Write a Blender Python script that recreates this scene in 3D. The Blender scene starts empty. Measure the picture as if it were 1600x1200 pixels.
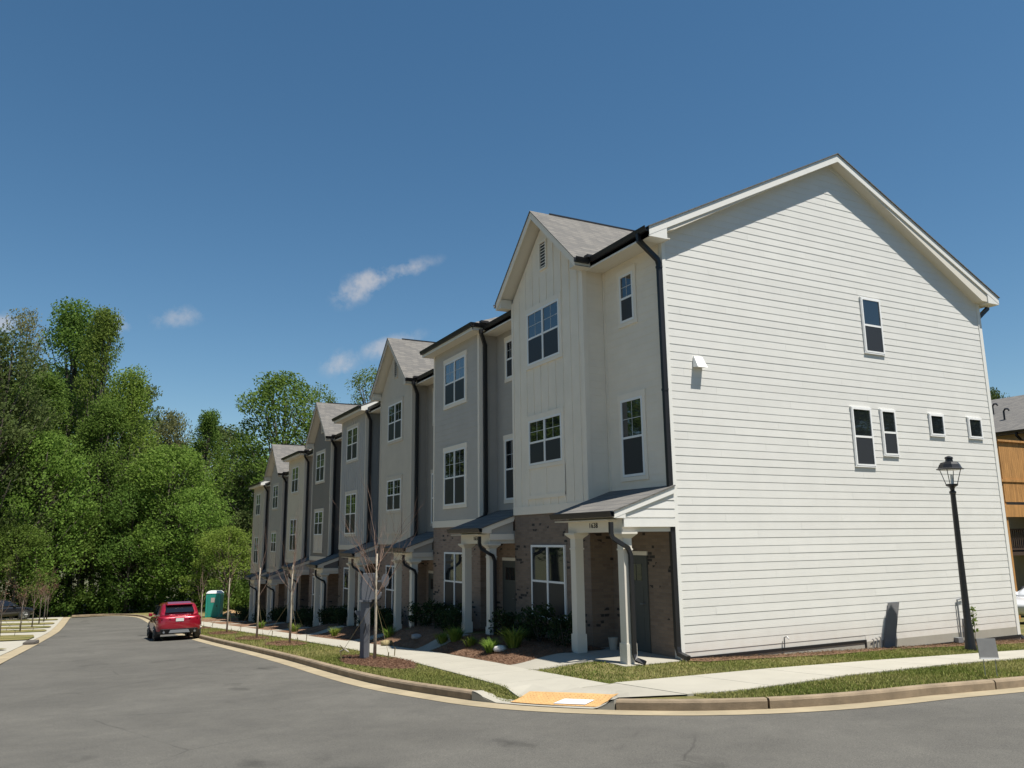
import bpy, math, random
from mathutils import Vector, Matrix
R = math.radians
scene = bpy.context.scene
COL = scene.collection
rnd = random.Random(7)

# ------------------------------------------------------------------ camera
YAW, PITCH, ROLL = 0.479, 0.191, -0.012
CAM = Vector((-10.984, -13.719, 2.457))
fwd = Vector((math.sin(YAW)*math.cos(PITCH), math.cos(YAW)*math.cos(PITCH), math.sin(PITCH)))
rgt0 = Vector((math.cos(YAW), -math.sin(YAW), 0)); up0 = rgt0.cross(fwd)
rgt = math.cos(ROLL)*rgt0 + math.sin(ROLL)*up0
upv = -math.sin(ROLL)*rgt0 + math.cos(ROLL)*up0
cd = bpy.data.cameras.new('camera'); cam = bpy.data.objects.new('camera', cd); COL.objects.link(cam)
cam.matrix_world = Matrix(((rgt.x, upv.x, -fwd.x, CAM.x), (rgt.y, upv.y, -fwd.y, CAM.y), (rgt.z, upv.z, -fwd.z, CAM.z), (0, 0, 0, 1)))
cd.sensor_width = 36; cd.sensor_fit = 'HORIZONTAL'; cd.lens = 36*1247.2/1600
cd.clip_start = 0.1; cd.clip_end = 3000
scene.camera = cam

# ------------------------------------------------------------------ light
SUN_EL, SUN_AZ = R(67), R(180-26)            # azimuth clockwise from +Y
sun_dir = Vector((math.sin(SUN_AZ)*math.cos(SUN_EL), math.cos(SUN_AZ)*math.cos(SUN_EL), math.sin(SUN_EL)))
sl = bpy.data.lights.new('sun', 'SUN'); sl.energy = 5.0; sl.angle = R(0.53); sl.color = (1.0, 0.95, 0.86)
so = bpy.data.objects.new('sun', sl); COL.objects.link(so)
so.rotation_euler = sun_dir.to_track_quat('Z', 'Y').to_euler(); so.location = (20, -20, 60)

world = bpy.data.worlds.new('World'); scene.world = world; world.use_nodes = True
wn, wl = world.node_tree.nodes, world.node_tree.links
wn.clear()
wout = wn.new('ShaderNodeOutputWorld'); wbg = wn.new('ShaderNodeBackground'); wbg.inputs[1].default_value = 0.068
sky = wn.new('ShaderNodeTexSky'); sky.sky_type = 'NISHITA'; sky.sun_disc = False
sky.sun_elevation = SUN_EL; sky.sun_rotation = SUN_AZ; sky.altitude = 300
sky.air_density = 1.0; sky.dust_density = 0.15; sky.ozone_density = 1.6
tc = wn.new('ShaderNodeTexCoord')
def wmath(op, a, b=None, c=None, clamp=False):
    n = wn.new('ShaderNodeMath'); n.operation = op; n.use_clamp = clamp
    for i, v in enumerate((a, b, c)):
        if v is None: continue
        if isinstance(v, (int, float)): n.inputs[i].default_value = v
        else: wl.new(v, n.inputs[i])
    return n.outputs[0]
def wdot(vec):
    n = wn.new('ShaderNodeVectorMath'); n.operation = 'DOT_PRODUCT'
    wl.new(tc.outputs['Generated'], n.inputs[0]); n.inputs[1].default_value = vec
    return n.outputs['Value']
wnoise = wn.new('ShaderNodeTexNoise'); wnoise.inputs['Scale'].default_value = 34; wnoise.inputs['Detail'].default_value = 9
wnoise.inputs['Roughness'].default_value = 0.62; wl.new(tc.outputs['Generated'], wnoise.inputs['Vector'])
def px_dir(x, y):
    return (fwd + rgt*((x-800)/1247.2) - upv*((y-600)/1247.2)).normalized()
def cloud(x0, y0, x1, y1, thick, dens):
    """a wisp of cloud lying along the direction from one sky point to another"""
    a, b = px_dir(x0, y0), px_dir(x1, y1); c = (a+b).normalized()
    t = (b-a).normalized(); n = c.cross(t).normalized(); t = n.cross(c).normalized()
    half = (b-a).length/2
    u = wmath('DIVIDE', wdot(t), half); v = wmath('DIVIDE', wdot(n), thick/1247.2)
    r2 = wmath('ADD', wmath('MULTIPLY', u, u), wmath('MULTIPLY', v, v))
    front = wmath('GREATER_THAN', wdot(c), 0.5)
    e = wmath('SUBTRACT', 1.0, wmath('SQRT', r2))
    m = wmath('ADD', wmath('MULTIPLY', e, 1.1), wmath('MULTIPLY', wmath('SUBTRACT', wnoise.outputs['Fac'], 0.55), 3.4), clamp=True)
    m = wmath('MULTIPLY', wmath('MULTIPLY', m, dens), wmath('MULTIPLY', wmath('MULTIPLY', e, 1.8, clamp=True), front), clamp=True)
    return m
cl = None
for args in ((510, 480, 622, 412, 30, .62), (545, 448, 700, 400, 18, .5), (222, 504, 330, 486, 22, .4), (490, 580, 575, 556, 26, .5),
             (540, 560, 680, 520, 22, .5), (-60, 514, 50, 504, 26, .6), (150, 518, 215, 494, 22, .5), (-400, 420, -250, 400, 40, .6), (1900, 300, 2100, 280, 40, .5)):
    m = cloud(*args); cl = m if cl is None else wmath('MAXIMUM', cl, m)
wmix = wn.new('ShaderNodeMixRGB'); whs = wn.new('ShaderNodeHueSaturation'); whs.inputs['Hue'].default_value = .4915; whs.inputs['Saturation'].default_value = 1.2; whs.inputs['Value'].default_value = 1.0; wl.new(sky.outputs[0], whs.inputs['Color'])
wl.new(cl, wmix.inputs[0]); wl.new(whs.outputs[0], wmix.inputs[1]); wmix.inputs[2].default_value = (6.2, 6.0, 6.0, 1)
wl.new(wmix.outputs[0], wbg.inputs[0]); wl.new(wbg.outputs[0], wout.inputs[0])

vs = scene.view_settings; vs.view_transform = 'Standard'; vs.look = 'None'; vs.gamma = 1; vs.use_curve_mapping = False
vs.exposure = 0.58
scene.cycles.use_denoising = True; scene.cycles.max_bounces = 8; scene.cycles.transparent_max_bounces = 8
scene.cycles.caustics_reflective = False; scene.cycles.caustics_refractive = False

# ------------------------------------------------------------------ materials
MATS = {}
def mat(name, col, rough=0.6, var=0.0, vscale=3.0, bump=0.0, bscale=40.0, metal=0.0, spec=0.5, col2=None, detail=6, stretch=None, coat=0):
    if name in MATS: return MATS[name]
    m = bpy.data.materials.new(name); m.use_nodes = True; MATS[name] = m
    nt = m.node_tree; n, l = nt.nodes, nt.links; b = n['Principled BSDF']
    b.inputs['Roughness'].default_value = rough; b.inputs['Metallic'].default_value = metal
    b.inputs['Specular IOR Level'].default_value = spec; b.inputs['Coat Weight'].default_value = coat
    b.inputs['Base Color'].default_value = (*col, 1)
    if var or bump or col2:
        t = n.new('ShaderNodeTexCoord'); vec = t.outputs['Object']
        if stretch:
            mp = n.new('ShaderNodeMapping'); mp.inputs['Scale'].default_value = stretch; l.new(vec, mp.inputs[0]); vec = mp.outputs[0]
    if var or col2:
        ns = n.new('ShaderNodeTexNoise'); ns.inputs['Scale'].default_value = vscale; ns.inputs['Detail'].default_value = detail; l.new(vec, ns.inputs['Vector'])
        ns.inputs['Roughness'].default_value = 0.62
        rp = n.new('ShaderNodeValToRGB'); l.new(ns.outputs['Fac'], rp.inputs[0])
        c2 = col2 or tuple(c*(1-var) for c in col); c1 = col if col2 else tuple(min(1, c*(1+var)) for c in col)
        rp.color_ramp.elements[0].position = 0.33; rp.color_ramp.elements[1].position = 0.67
        rp.color_ramp.elements[0].color = (*c2, 1); rp.color_ramp.elements[1].color = (*c1, 1)
        l.new(rp.outputs[0], b.inputs['Base Color'])
    if bump:
        nb = n.new('ShaderNodeTexNoise'); nb.inputs['Scale'].default_value = bscale; nb.inputs['Detail'].default_value = 4; l.new(vec, nb.inputs['Vector'])
        bp = n.new('ShaderNodeBump'); bp.inputs['Strength'].default_value = bump; bp.inputs['Distance'].default_value = 0.02
        l.new(nb.outputs['Fac'], bp.inputs['Height']); l.new(bp.outputs[0], b.inputs['Normal'])
    return m
def brick_mat(name, c1, c2, mortar, dark=(0.035, 0.03, 0.028)):
    m = bpy.data.materials.new(name); m.use_nodes = True; MATS[name] = m
    n, l = m.node_tree.nodes, m.node_tree.links; b = n['Principled BSDF']; b.inputs['Roughness'].default_value = 0.85
    t = n.new('ShaderNodeTexCoord'); s = n.new('ShaderNodeSeparateXYZ'); l.new(t.outputs['Object'], s.inputs[0])
    a = n.new('ShaderNodeMath'); l.new(s.outputs[0], a.inputs[0]); l.new(s.outputs[1], a.inputs[1])
    c = n.new('ShaderNodeCombineXYZ'); l.new(a.outputs[0], c.inputs[0]); l.new(s.outputs[2], c.inputs[1])
    br = n.new('ShaderNodeTexBrick'); l.new(c.outputs[0], br.inputs['Vector']); br.inputs['Scale'].default_value = 1
    br.inputs['Brick Width'].default_value = 0.213; br.inputs['Row Height'].default_value = 0.071; br.inputs['Mortar Size'].default_value = 0.006
    br.inputs['Color1'].default_value = (*c1, 1); br.inputs['Color2'].default_value = (*c2, 1); br.inputs['Mortar'].default_value = (*mortar, 1)
    br.inputs['Bias'].default_value = -0.2
    # clustered dark flashed bricks
    b2 = n.new('ShaderNodeTexBrick'); l.new(c.outputs[0], b2.inputs['Vector']); b2.inputs['Scale'].default_value = 1
    b2.inputs['Brick Width'].default_value = 0.213; b2.inputs['Row Height'].default_value = 0.071; b2.inputs['Mortar Size'].default_value = 0.006
    b2.inputs['Color1'].default_value = (0, 0, 0, 1); b2.inputs['Color2'].default_value = (1, 1, 1, 1); b2.inputs['Mortar'].default_value = (0, 0, 0, 1)
    gt = n.new('ShaderNodeMath'); gt.operation = 'GREATER_THAN'; gt.inputs[1].default_value = 0.72; l.new(b2.outputs['Color'], gt.inputs[0])
    ns = n.new('ShaderNodeTexNoise'); ns.inputs['Scale'].default_value = 1.6; l.new(c.outputs[0], ns.inputs['Vector'])
    g2 = n.new('ShaderNodeMath'); g2.operation = 'GREATER_THAN'; g2.inputs[1].default_value = 0.56; l.new(ns.outputs['Fac'], g2.inputs[0])
    mu = n.new('ShaderNodeMath'); mu.operation = 'MULTIPLY'; l.new(gt.outputs[0], mu.inputs[0]); l.new(g2.outputs[0], mu.inputs[1])
    mx = n.new('ShaderNodeMixRGB'); l.new(mu.outputs[0], mx.inputs[0]); l.new(br.outputs['Color'], mx.inputs[1]); mx.inputs[2].default_value = (*dark, 1)
    l.new(mx.outputs[0], b.inputs['Base Color'])
    bp = n.new('ShaderNodeBump'); bp.inputs['Strength'].default_value = 0.7; bp.inputs['Distance'].default_value = 0.008; bp.invert = True
    l.new(br.outputs['Fac'], bp.inputs['Height']); l.new(bp.outputs[0], b.inputs['Normal'])
    return m
def shingle_mat():
    m = bpy.data.materials.new('shingle'); m.use_nodes = True
    n, l = m.node_tree.nodes, m.node_tree.links; b = n['Principled BSDF']; b.inputs['Roughness'].default_value = 0.95
    t = n.new('ShaderNodeTexCoord'); s = n.new('ShaderNodeSeparateXYZ'); l.new(t.outputs['Object'], s.inputs[0])
    a = n.new('ShaderNodeMath'); l.new(s.outputs[0], a.inputs[0]); l.new(s.outputs[1], a.inputs[1])
    c = n.new('ShaderNodeCombineXYZ'); l.new(a.outputs[0], c.inputs[0]); l.new(s.outputs[2], c.inputs[1])
    br = n.new('ShaderNodeTexBrick'); l.new(c.outputs[0], br.inputs['Vector']); br.inputs['Scale'].default_value = 1
    br.inputs['Brick Width'].default_value = 0.26; br.inputs['Row Height'].default_value = 0.095; br.inputs['Mortar Size'].default_value = 0.006
    br.inputs['Color1'].default_value = (.17, .155, .135, 1); br.inputs['Color2'].default_value = (.10, .093, .085, 1); br.inputs['Mortar'].default_value = (.05, .05, .05, 1)
    ns = n.new('ShaderNodeTexNoise'); ns.inputs['Scale'].default_value = 60; l.new(t.outputs['Object'], ns.inputs['Vector'])
    mx = n.new('ShaderNodeMixRGB'); mx.blend_type = 'MULTIPLY'; mx.inputs[0].default_value = 0.6
    l.new(br.outputs['Color'], mx.inputs[1]); l.new(ns.outputs['Fac'], mx.inputs[2])
    g = n.new('ShaderNodeBrightContrast'); g.inputs[1].default_value = 0.05; l.new(mx.outputs[0], g.inputs[0])
    l.new(g.outputs[0], b.inputs['Base Color'])
    bp = n.new('ShaderNodeBump'); bp.inputs['Strength'].default_value = 0.5; bp.inputs['Distance'].default_value = 0.01; bp.invert = True
    l.new(br.outputs['Fac'], bp.inputs['Height']); l.new(bp.outputs[0], b.inputs['Normal'])
    MATS['shingle'] = m
def leaf_mat(name, c1, c2, trans=0.35):
    m = bpy.data.materials.new(name); m.use_nodes = True; MATS[name] = m
    n, l = m.node_tree.nodes, m.node_tree.links; out = n['Material Output']; b = n['Principled BSDF']
    b.inputs['Roughness'].default_value = 0.75; b.inputs['Specular IOR Level'].default_value = 0.12
    at = n.new('ShaderNodeAttribute'); at.attribute_name = 'tone'
    oi = n.new('ShaderNodeObjectInfo')
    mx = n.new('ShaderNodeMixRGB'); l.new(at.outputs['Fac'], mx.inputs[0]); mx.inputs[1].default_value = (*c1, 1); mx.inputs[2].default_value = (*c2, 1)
    hs = n.new('ShaderNodeHueSaturation'); l.new(mx.outputs[0], hs.inputs['Color'])
    mr = n.new('ShaderNodeMapRange'); l.new(oi.outputs['Random'], mr.inputs[0]); mr.inputs[3].default_value = 0.482; mr.inputs[4].default_value = 0.515
    l.new(mr.outputs[0], hs.inputs['Hue'])
    l.new(hs.outputs[0], b.inputs['Base Color'])
    tr = n.new('ShaderNodeBsdfTranslucent'); l.new(hs.outputs[0], tr.inputs[0])
    ms = n.new('ShaderNodeMixShader'); ms.inputs[0].default_value = trans
    l.new(b.outputs[0], ms.inputs[1]); l.new(tr.outputs[0], ms.inputs[2]); l.new(ms.outputs[0], out.inputs[0])
    return m
shingle_mat()
def plank_tone(name, amount):
    m = MATS[name]; n, l = m.node_tree.nodes, m.node_tree.links; b = n['Principled BSDF']; src = b.inputs['Base Color'].links[0].from_socket
    oi = n.new('ShaderNodeObjectInfo'); mr = n.new('ShaderNodeMapRange'); l.new(oi.outputs['Random'], mr.inputs[0]); mr.inputs[3].default_value = 1-amount; mr.inputs[4].default_value = 1+amount
    hs = n.new('ShaderNodeHueSaturation'); l.new(src, hs.inputs['Color']); l.new(mr.outputs[0], hs.inputs['Value']); l.new(hs.outputs[0], b.inputs['Base Color'])
brick_mat('brick_brown', (.215, .16, .12), (.15, .11, .085), (.175, .145, .12))
brick_mat('brick_tan', (.30, .215, .165), (.21, .145, .11), (.26, .22, .185))
mat('gable_white', (.66, .65, .615), .55, var=.03, vscale=1.6)
plank_tone('gable_white', .022)
def splash(name):
    m = MATS[name]; n, l = m.node_tree.nodes, m.node_tree.links; b = n['Principled BSDF']; src = b.inputs['Base Color'].links[0].from_socket
    t = n.new('ShaderNodeTexCoord'); sp = n.new('ShaderNodeSeparateXYZ'); l.new(t.outputs['Object'], sp.inputs[0])
    mr = n.new('ShaderNodeMapRange'); l.new(sp.outputs[2], mr.inputs[0]); mr.inputs[1].default_value = .55; mr.inputs[2].default_value = -.25; mr.inputs[3].default_value = 0; mr.inputs[4].default_value = .55
    ns = n.new('ShaderNodeTexNoise'); ns.inputs['Scale'].default_value = 5; ns.inputs['Detail'].default_value = 8; l.new(t.outputs['Object'], ns.inputs['Vector'])
    mu = n.new('ShaderNodeMath'); mu.operation = 'MULTIPLY'; l.new(mr.outputs[0], mu.inputs[0]); l.new(ns.outputs['Fac'], mu.inputs[1])
    mx = n.new('ShaderNodeMixRGB'); l.new(mu.outputs[0], mx.inputs[0]); l.new(src, mx.inputs[1]); mx.inputs[2].default_value = (.42, .30, .19, 1); l.new(mx.outputs[0], b.inputs['Base Color'])
splash('gable_white')
mat('trim_white', (.72, .71, .67), .5, var=.02, vscale=4)
mat('vinyl', (.80, .80, .79), .4)
mat('bronze', (.011, .011, .013), .45)
mat('soffit', (.66, .62, .54), .6)
mat('glass', (.012, .015, .018), .02, spec=1.0, coat=.6)
mat('screen', (.03, .032, .036), .42, spec=.35)
mat('muntin', (.55, .56, .56), .5)
mat('door', (.075, .08, .075), .5)
mat('concrete', (.33, .31, .26), .9, var=.07, vscale=1.3, bump=.15, bscale=120)
mat('concrete_new', (.36, .34, .285), .9, var=.06, vscale=1.1, bump=.12, bscale=150)
mat('curb_concrete', (.235, .18, .12), .95, var=.25, vscale=2.5, bump=.3, bscale=60)
mat('gutter_concrete', (.315, .26, .17), .95, var=.16, vscale=1.6, bump=.2, bscale=80)
mat('metal_gray', (.22, .23, .24), .45, metal=.3)
mat('black_paint', (.012, .012, .014), .35)
mat('bark', (.09, .075, .06), .9, var=.3, vscale=6, bump=.5, bscale=15)
mat('bark_pale', (.33, .29, .23), .9, var=.25, vscale=5, bump=.3, bscale=20)
mat('twig', (.19, .125, .095), .9, var=.2, vscale=8)
mat('stake', (.15, .12, .06), .9)
leaf_mat('leaf_mid', (.065, .125, .02), (.18, .26, .055), .48)
leaf_mat('leaf_bright', (.11, .185, .026), (.25, .33, .07), .5)
leaf_mat('leaf_dark', (.05, .085, .025), (.13, .17, .055), .42)
leaf_mat('leaf_olive', (.13, .14, .055), (.26, .25, .11), .45)
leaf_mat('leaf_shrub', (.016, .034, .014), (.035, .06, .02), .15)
leaf_mat('leaf_grass', (.12, .17, .035), (.33, .32, .12), .3)
leaf_mat('leaf_rust', (.16, .095, .06), (.24, .155, .10))

# ------------------------------------------------------------------ mesh helpers
class MB:
    def __init__(s): s.v = []; s.f = []; s.t = []
    def add(s, pts, faces):
        o = len(s.v); s.v += [tuple(p) for p in pts]; s.f += [tuple(i+o for i in f) for f in faces]; return s
    def box(s, x0, x1, y0, y1, z0, z1):
        return s.add([(x0,y0,z0),(x1,y0,z0),(x1,y1,z0),(x0,y1,z0),(x0,y0,z1),(x1,y0,z1),(x1,y1,z1),(x0,y1,z1)],
                     [(0,3,2,1),(4,5,6,7),(0,1,5,4),(1,2,6,5),(2,3,7,6),(3,0,4,7)])
    def hexa(s, p):
        """8 points: bottom ring 0-3, top ring 4-7"""
        return s.add(p, [(0,3,2,1),(4,5,6,7),(0,1,5,4),(1,2,6,5),(2,3,7,6),(3,0,4,7)])
    def prism(s, poly, a, b, axis):
        """poly in the plane across axis, extruded from a to b"""
        def P(q, t):
            return (t, q[0], q[1]) if axis == 'x' else ((q[0], t, q[1]) if axis == 'y' else (q[0], q[1], t))
        n = len(poly)
        return s.add([P(q, a) for q in poly]+[P(q, b) for q in poly],
                     [tuple(range(n)), tuple(range(2*n-1, n-1, -1))]+[(i, i+n, (i+1) % n+n, (i+1) % n) for i in range(n)])
    def tube(s, path, r, seg=8, cap=True):
        rr = r if isinstance(r, (list, tuple)) else [r]*len(path)
        o = len(s.v); P = [Vector(p) for p in path]; last = None
        for i, p in enumerate(P):
            d = (P[min(i+1, len(P)-1)]-P[max(i-1, 0)]).normalized()
            if last is None:
                a = d.cross(Vector((0, 0, 1)));  a = a if a.length > 1e-3 else Vector((1, 0, 0))
            else: a = last - d*last.dot(d)
            a.normalize(); last = a; b = d.cross(a)
            for k in range(seg):
                t = 2*math.pi*k/seg; s.v.append(tuple(p + rr[i]*(a*math.cos(t)+b*math.sin(t))))
        for i in range(len(P)-1):
            for k in range(seg):
                k2 = (k+1) % seg
                s.f.append((o+i*seg+k, o+i*seg+k2, o+(i+1)*seg+k2, o+(i+1)*seg+k))
        if cap:
            s.f.append(tuple(o+k for k in reversed(range(seg)))); s.f.append(tuple(o+(len(P)-1)*seg+k for k in range(seg)))
        return s
    def bar(s, path, w, h):
        """rectangular pipe along a path"""
        P = [Vector(p) for p in path]; o = len(s.v)
        for i, p in enumerate(P):
            d = (P[min(i+1, len(P)-1)]-P[max(i-1, 0)]).normalized()
            a = Vector((0, 1, 0)); a = (a-d*a.dot(d)); a = a.normalized() if a.length > .05 else Vector((1, 0, 0))
            b = d.cross(a)
            for su, sv in ((-1,-1),(1,-1),(1,1),(-1,1)): s.v.append(tuple(p+a*su*w/2+b*sv*h/2))
        for i in range(len(P)-1):
            for k in range(4):
                s.f.append((o+i*4+k, o+i*4+(k+1) % 4, o+(i+1)*4+(k+1) % 4, o+(i+1)*4+k))
        s.f.append((o+3, o+2, o+1, o)); e = o+(len(P)-1)*4; s.f.append((e, e+1, e+2, e+3))
        return s
    def lathe(s, prof, c=(0, 0), seg=16):
        o = len(s.v)
        for r, z in prof:
            for k in range(seg):
                t = 2*math.pi*k/seg; s.v.append((c[0]+r*math.cos(t), c[1]+r*math.sin(t), z))
        for i in range(len(prof)-1):
            for k in range(seg):
                k2 = (k+1) % seg; s.f.append((o+i*seg+k, o+i*seg+k2, o+(i+1)*seg+k2, o+(i+1)*seg+k))
        s.f.append(tuple(o+k for k in reversed(range(seg)))); s.f.append(tuple(o+(len(prof)-1)*seg+k for k in range(seg)))
        return s
    def mesh(s, name, smooth=False):
        m = bpy.data.meshes.new(name); m.from_pydata(s.v, [], s.f); m.validate()
        if smooth: m.polygons.foreach_set('use_smooth', [True]*len(m.polygons))
        if len(s.t) == len(s.v) and s.t:
            a = m.attributes.new('tone', 'FLOAT', 'POINT'); a.data.foreach_set('value', s.t)
        m.update(); return m
    def build(s, name, material, parent=None, loc=None, smooth=False, bevel=0, kind=None, fix=True):
        m = s.mesh(name, smooth)
        if fix and len(s.f) < 4000:
            import bmesh
            bm = bmesh.new(); bm.from_mesh(m); bmesh.ops.recalc_face_normals(bm, faces=bm.faces); bm.to_mesh(m); bm.free()
        return link(name, m, material, parent, loc, bevel, kind)
def link(name, m, material, parent=None, loc=None, bevel=0, kind=None):
    o = bpy.data.objects.new(name, m); COL.objects.link(o)
    mt = MATS[material] if isinstance(material, str) else material
    if m.materials: pass
    else: m.materials.append(mt)
    if parent: o.parent = parent
    if loc: o.location = loc
    if bevel:
        b = o.modifiers.new('bevel', 'BEVEL'); b.width = bevel; b.segments = 2; b.limit_method = 'ANGLE'
    if kind: o['kind'] = kind
    return o
def thing(name, label, cat, loc=(0, 0, 0), rz=0, group=None):
    o = bpy.data.objects.new(name, None); COL.objects.link(o); o.empty_display_size = .2
    o.location = loc; o.rotation_euler = (0, 0, rz); o['label'] = label; o['category'] = cat
    if group: o['group'] = group
    return o
def tag(o, label, cat, group=None):
    o['label'] = label; o['category'] = cat
    if group: o['group'] = group
    return o
def interp(t, pts):
    if t <= pts[0][0]: return pts[0][1]
    for (a, va), (b, vb) in zip(pts, pts[1:]):
        if t <= b: return va+(vb-va)*(t-a)/(b-a)
    return pts[-1][1]
def smooth01(t): t = max(0, min(1, t)); return t*t*(3-2*t)

# ------------------------------------------------------------------ terrain
def base_plane(y): return -0.2-0.06*max(-60, y) if y <= 45 else -2.9-.035*(min(y, 120)-45)
def road_z(x, y): return base_plane(y)-0.03*max(0, min(x, 60))*max(smooth01((8-y)/6 if y > 2 else 1), smooth01((x-10)/5))
UNITS = [  # kind, y start, bay start, unit end, window far, window near, base z
    ('A', 0.0, 2.386, 6.211, 5.23, 3.504, 0.0), ('B', 6.211, 8.46, 12.244, 11.2, 9.487, -.24),
    ('A', 12.244, 14.44, 18.224, 17.15, 15.53, -.80), ('B', 18.224, 20.236, 24.144, 23.13, 21.44, -1.04),
    ('A', 24.144, 26.01, 29.856, 28.95, 27.30, -1.63), ('B', 29.856, 31.765, 35.883, 34.84, 33.2, -1.87),
    ('A', 35.883, 37.557, 41.565, 40.40, 38.84, -2.59), ('B', 41.565, 43.583, 47.614, 46.46, 44.9, -2.83)]
YARD = [(-1, -.03), (4, -.02), (7, -.12), (11.5, -.3), (13, -.7), (18, -.9), (22, -1.1), (24.5, -1.5), (29, -1.7), (34, -1.95), (37, -2.5), (48, -2.9), (60, -3.28), (120, -5.4)]
def lawn(x, y):
    z = road_z(x, y)+.14
    if y > -1.2 and x < 0:
        z += (interp(y, YARD)-z)*smooth01((x+2.95)/1.3)*smooth01((y+1.2)/1.0)
    if -6 < x < -2.6 and -4.9 < y < -.4: z -= ramp_drop(x, y)
    return z
def ramp_drop(x, y):
    d2, s = min(((p[0]-x)**2+(p[1]-y)**2, q) for p, q in NEAR)
    return .138*(1-smooth01((math.sqrt(d2)-.08)/1.0))*min(smooth01((s-sA)/.55), smooth01((sB-s)/.3))
CURB = [(-12.1, 65.2), (-9.9, 65.1), (-8.1, 63.2), (-7.1, 60), (-6.75, 56), (-6.65, 45), (-6.55, 30), (-6.4, 22), (-6.05, 14), (-5.9, 9), (-5.9, 4), (-5.78, 1.5), (-5.45, -.5), (-5.22, -1.65),
        (-4.75, -2.75), (-4.05, -3.75), (-3.3, -4.5), (-2.4, -5.05), (-1.4, -5.4), (-.2, -5.6), (1.2, -5.68), (3, -5.72), (8, -5.75), (20, -5.75), (60, -5.75)]
def resample(pts, step):
    out = [pts[0]]
    for a, b in zip(pts, pts[1:]):
        L = math.dist(a, b); n = max(1, round(L/step))
        for i in range(1, n+1): out.append((a[0]+(b[0]-a[0])*i/n, a[1]+(b[1]-a[1])*i/n))
    return out
def smoothline(pts, it=2):
    for _ in range(it):
        q = [pts[0]]
        for a, b in zip(pts, pts[1:]):
            q += [(a[0]*.75+b[0]*.25, a[1]*.75+b[1]*.25), (a[0]*.25+b[0]*.75, a[1]*.25+b[1]*.75)]
        pts = q+[pts[-1]]
    return pts
CURVE = smoothline(CURB)
def normals(path):
    out = []
    for i in range(len(path)):
        a, b = path[max(0, i-1)], path[min(len(path)-1, i+1)]
        d = Vector((b[0]-a[0], b[1]-a[1])).normalized(); out.append((-d.y, d.x))      # left of travel = inside the block
    return out
CN = normals(CURVE)
def dist_along(path):
    s = [0]
    for a, c in zip(path, path[1:]): s.append(s[-1]+math.dist(a, c))
    return s
S = dist_along(CURVE)
def at_s(s):
    for i in range(len(S)-1):
        if S[i+1] >= s:
            t = (s-S[i])/(S[i+1]-S[i]); p = [CURVE[i][k]+(CURVE[i+1][k]-CURVE[i][k])*t for k in (0, 1)]
            nn = Vector((CN[i][0]+(CN[i+1][0]-CN[i][0])*t, CN[i][1]+(CN[i+1][1]-CN[i][1])*t)).normalized(); return p, nn
    return CURVE[-1], Vector(CN[-1])
def s_near(x, y): return min(((p[0]-x)**2+(p[1]-y)**2, s) for p, s in zip(CURVE, S))[1]
sA, sB = s_near(-5.30, -1.30), s_near(-4.08, -3.72)     # the dropped curb of the corner ramp
NEAR = [(p, q) for p, q in zip(CURVE, S) if -7 < p[0] < -1.5 and -6 < p[1] < 1.5]
NEAR = [((a[0][0]+(b[0][0]-a[0][0])*t/6, a[0][1]+(b[0][1]-a[0][1])*t/6), a[1]+(b[1]-a[1])*t/6) for a, b in zip(NEAR, NEAR[1:]) for t in range(6)]
def offset(d): return [(p[0]+n[0]*d, p[1]+n[1]*d) for p, n in zip(CURVE, CN)]
def strip(name, pa, pb, zf, material, parent=None, dz=0.0, kind=None):
    b = MB(); n = len(pa)
    for p, q in zip(pa, pb): b.v += [(p[0], p[1], zf(*p)+dz), (q[0], q[1], zf(*q)+dz)]
    b.f = [(2*i, 2*i+1, 2*i+3, 2*i+2) for i in range(n-1)]
    return b.build(name, material, parent, kind=kind)

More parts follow.
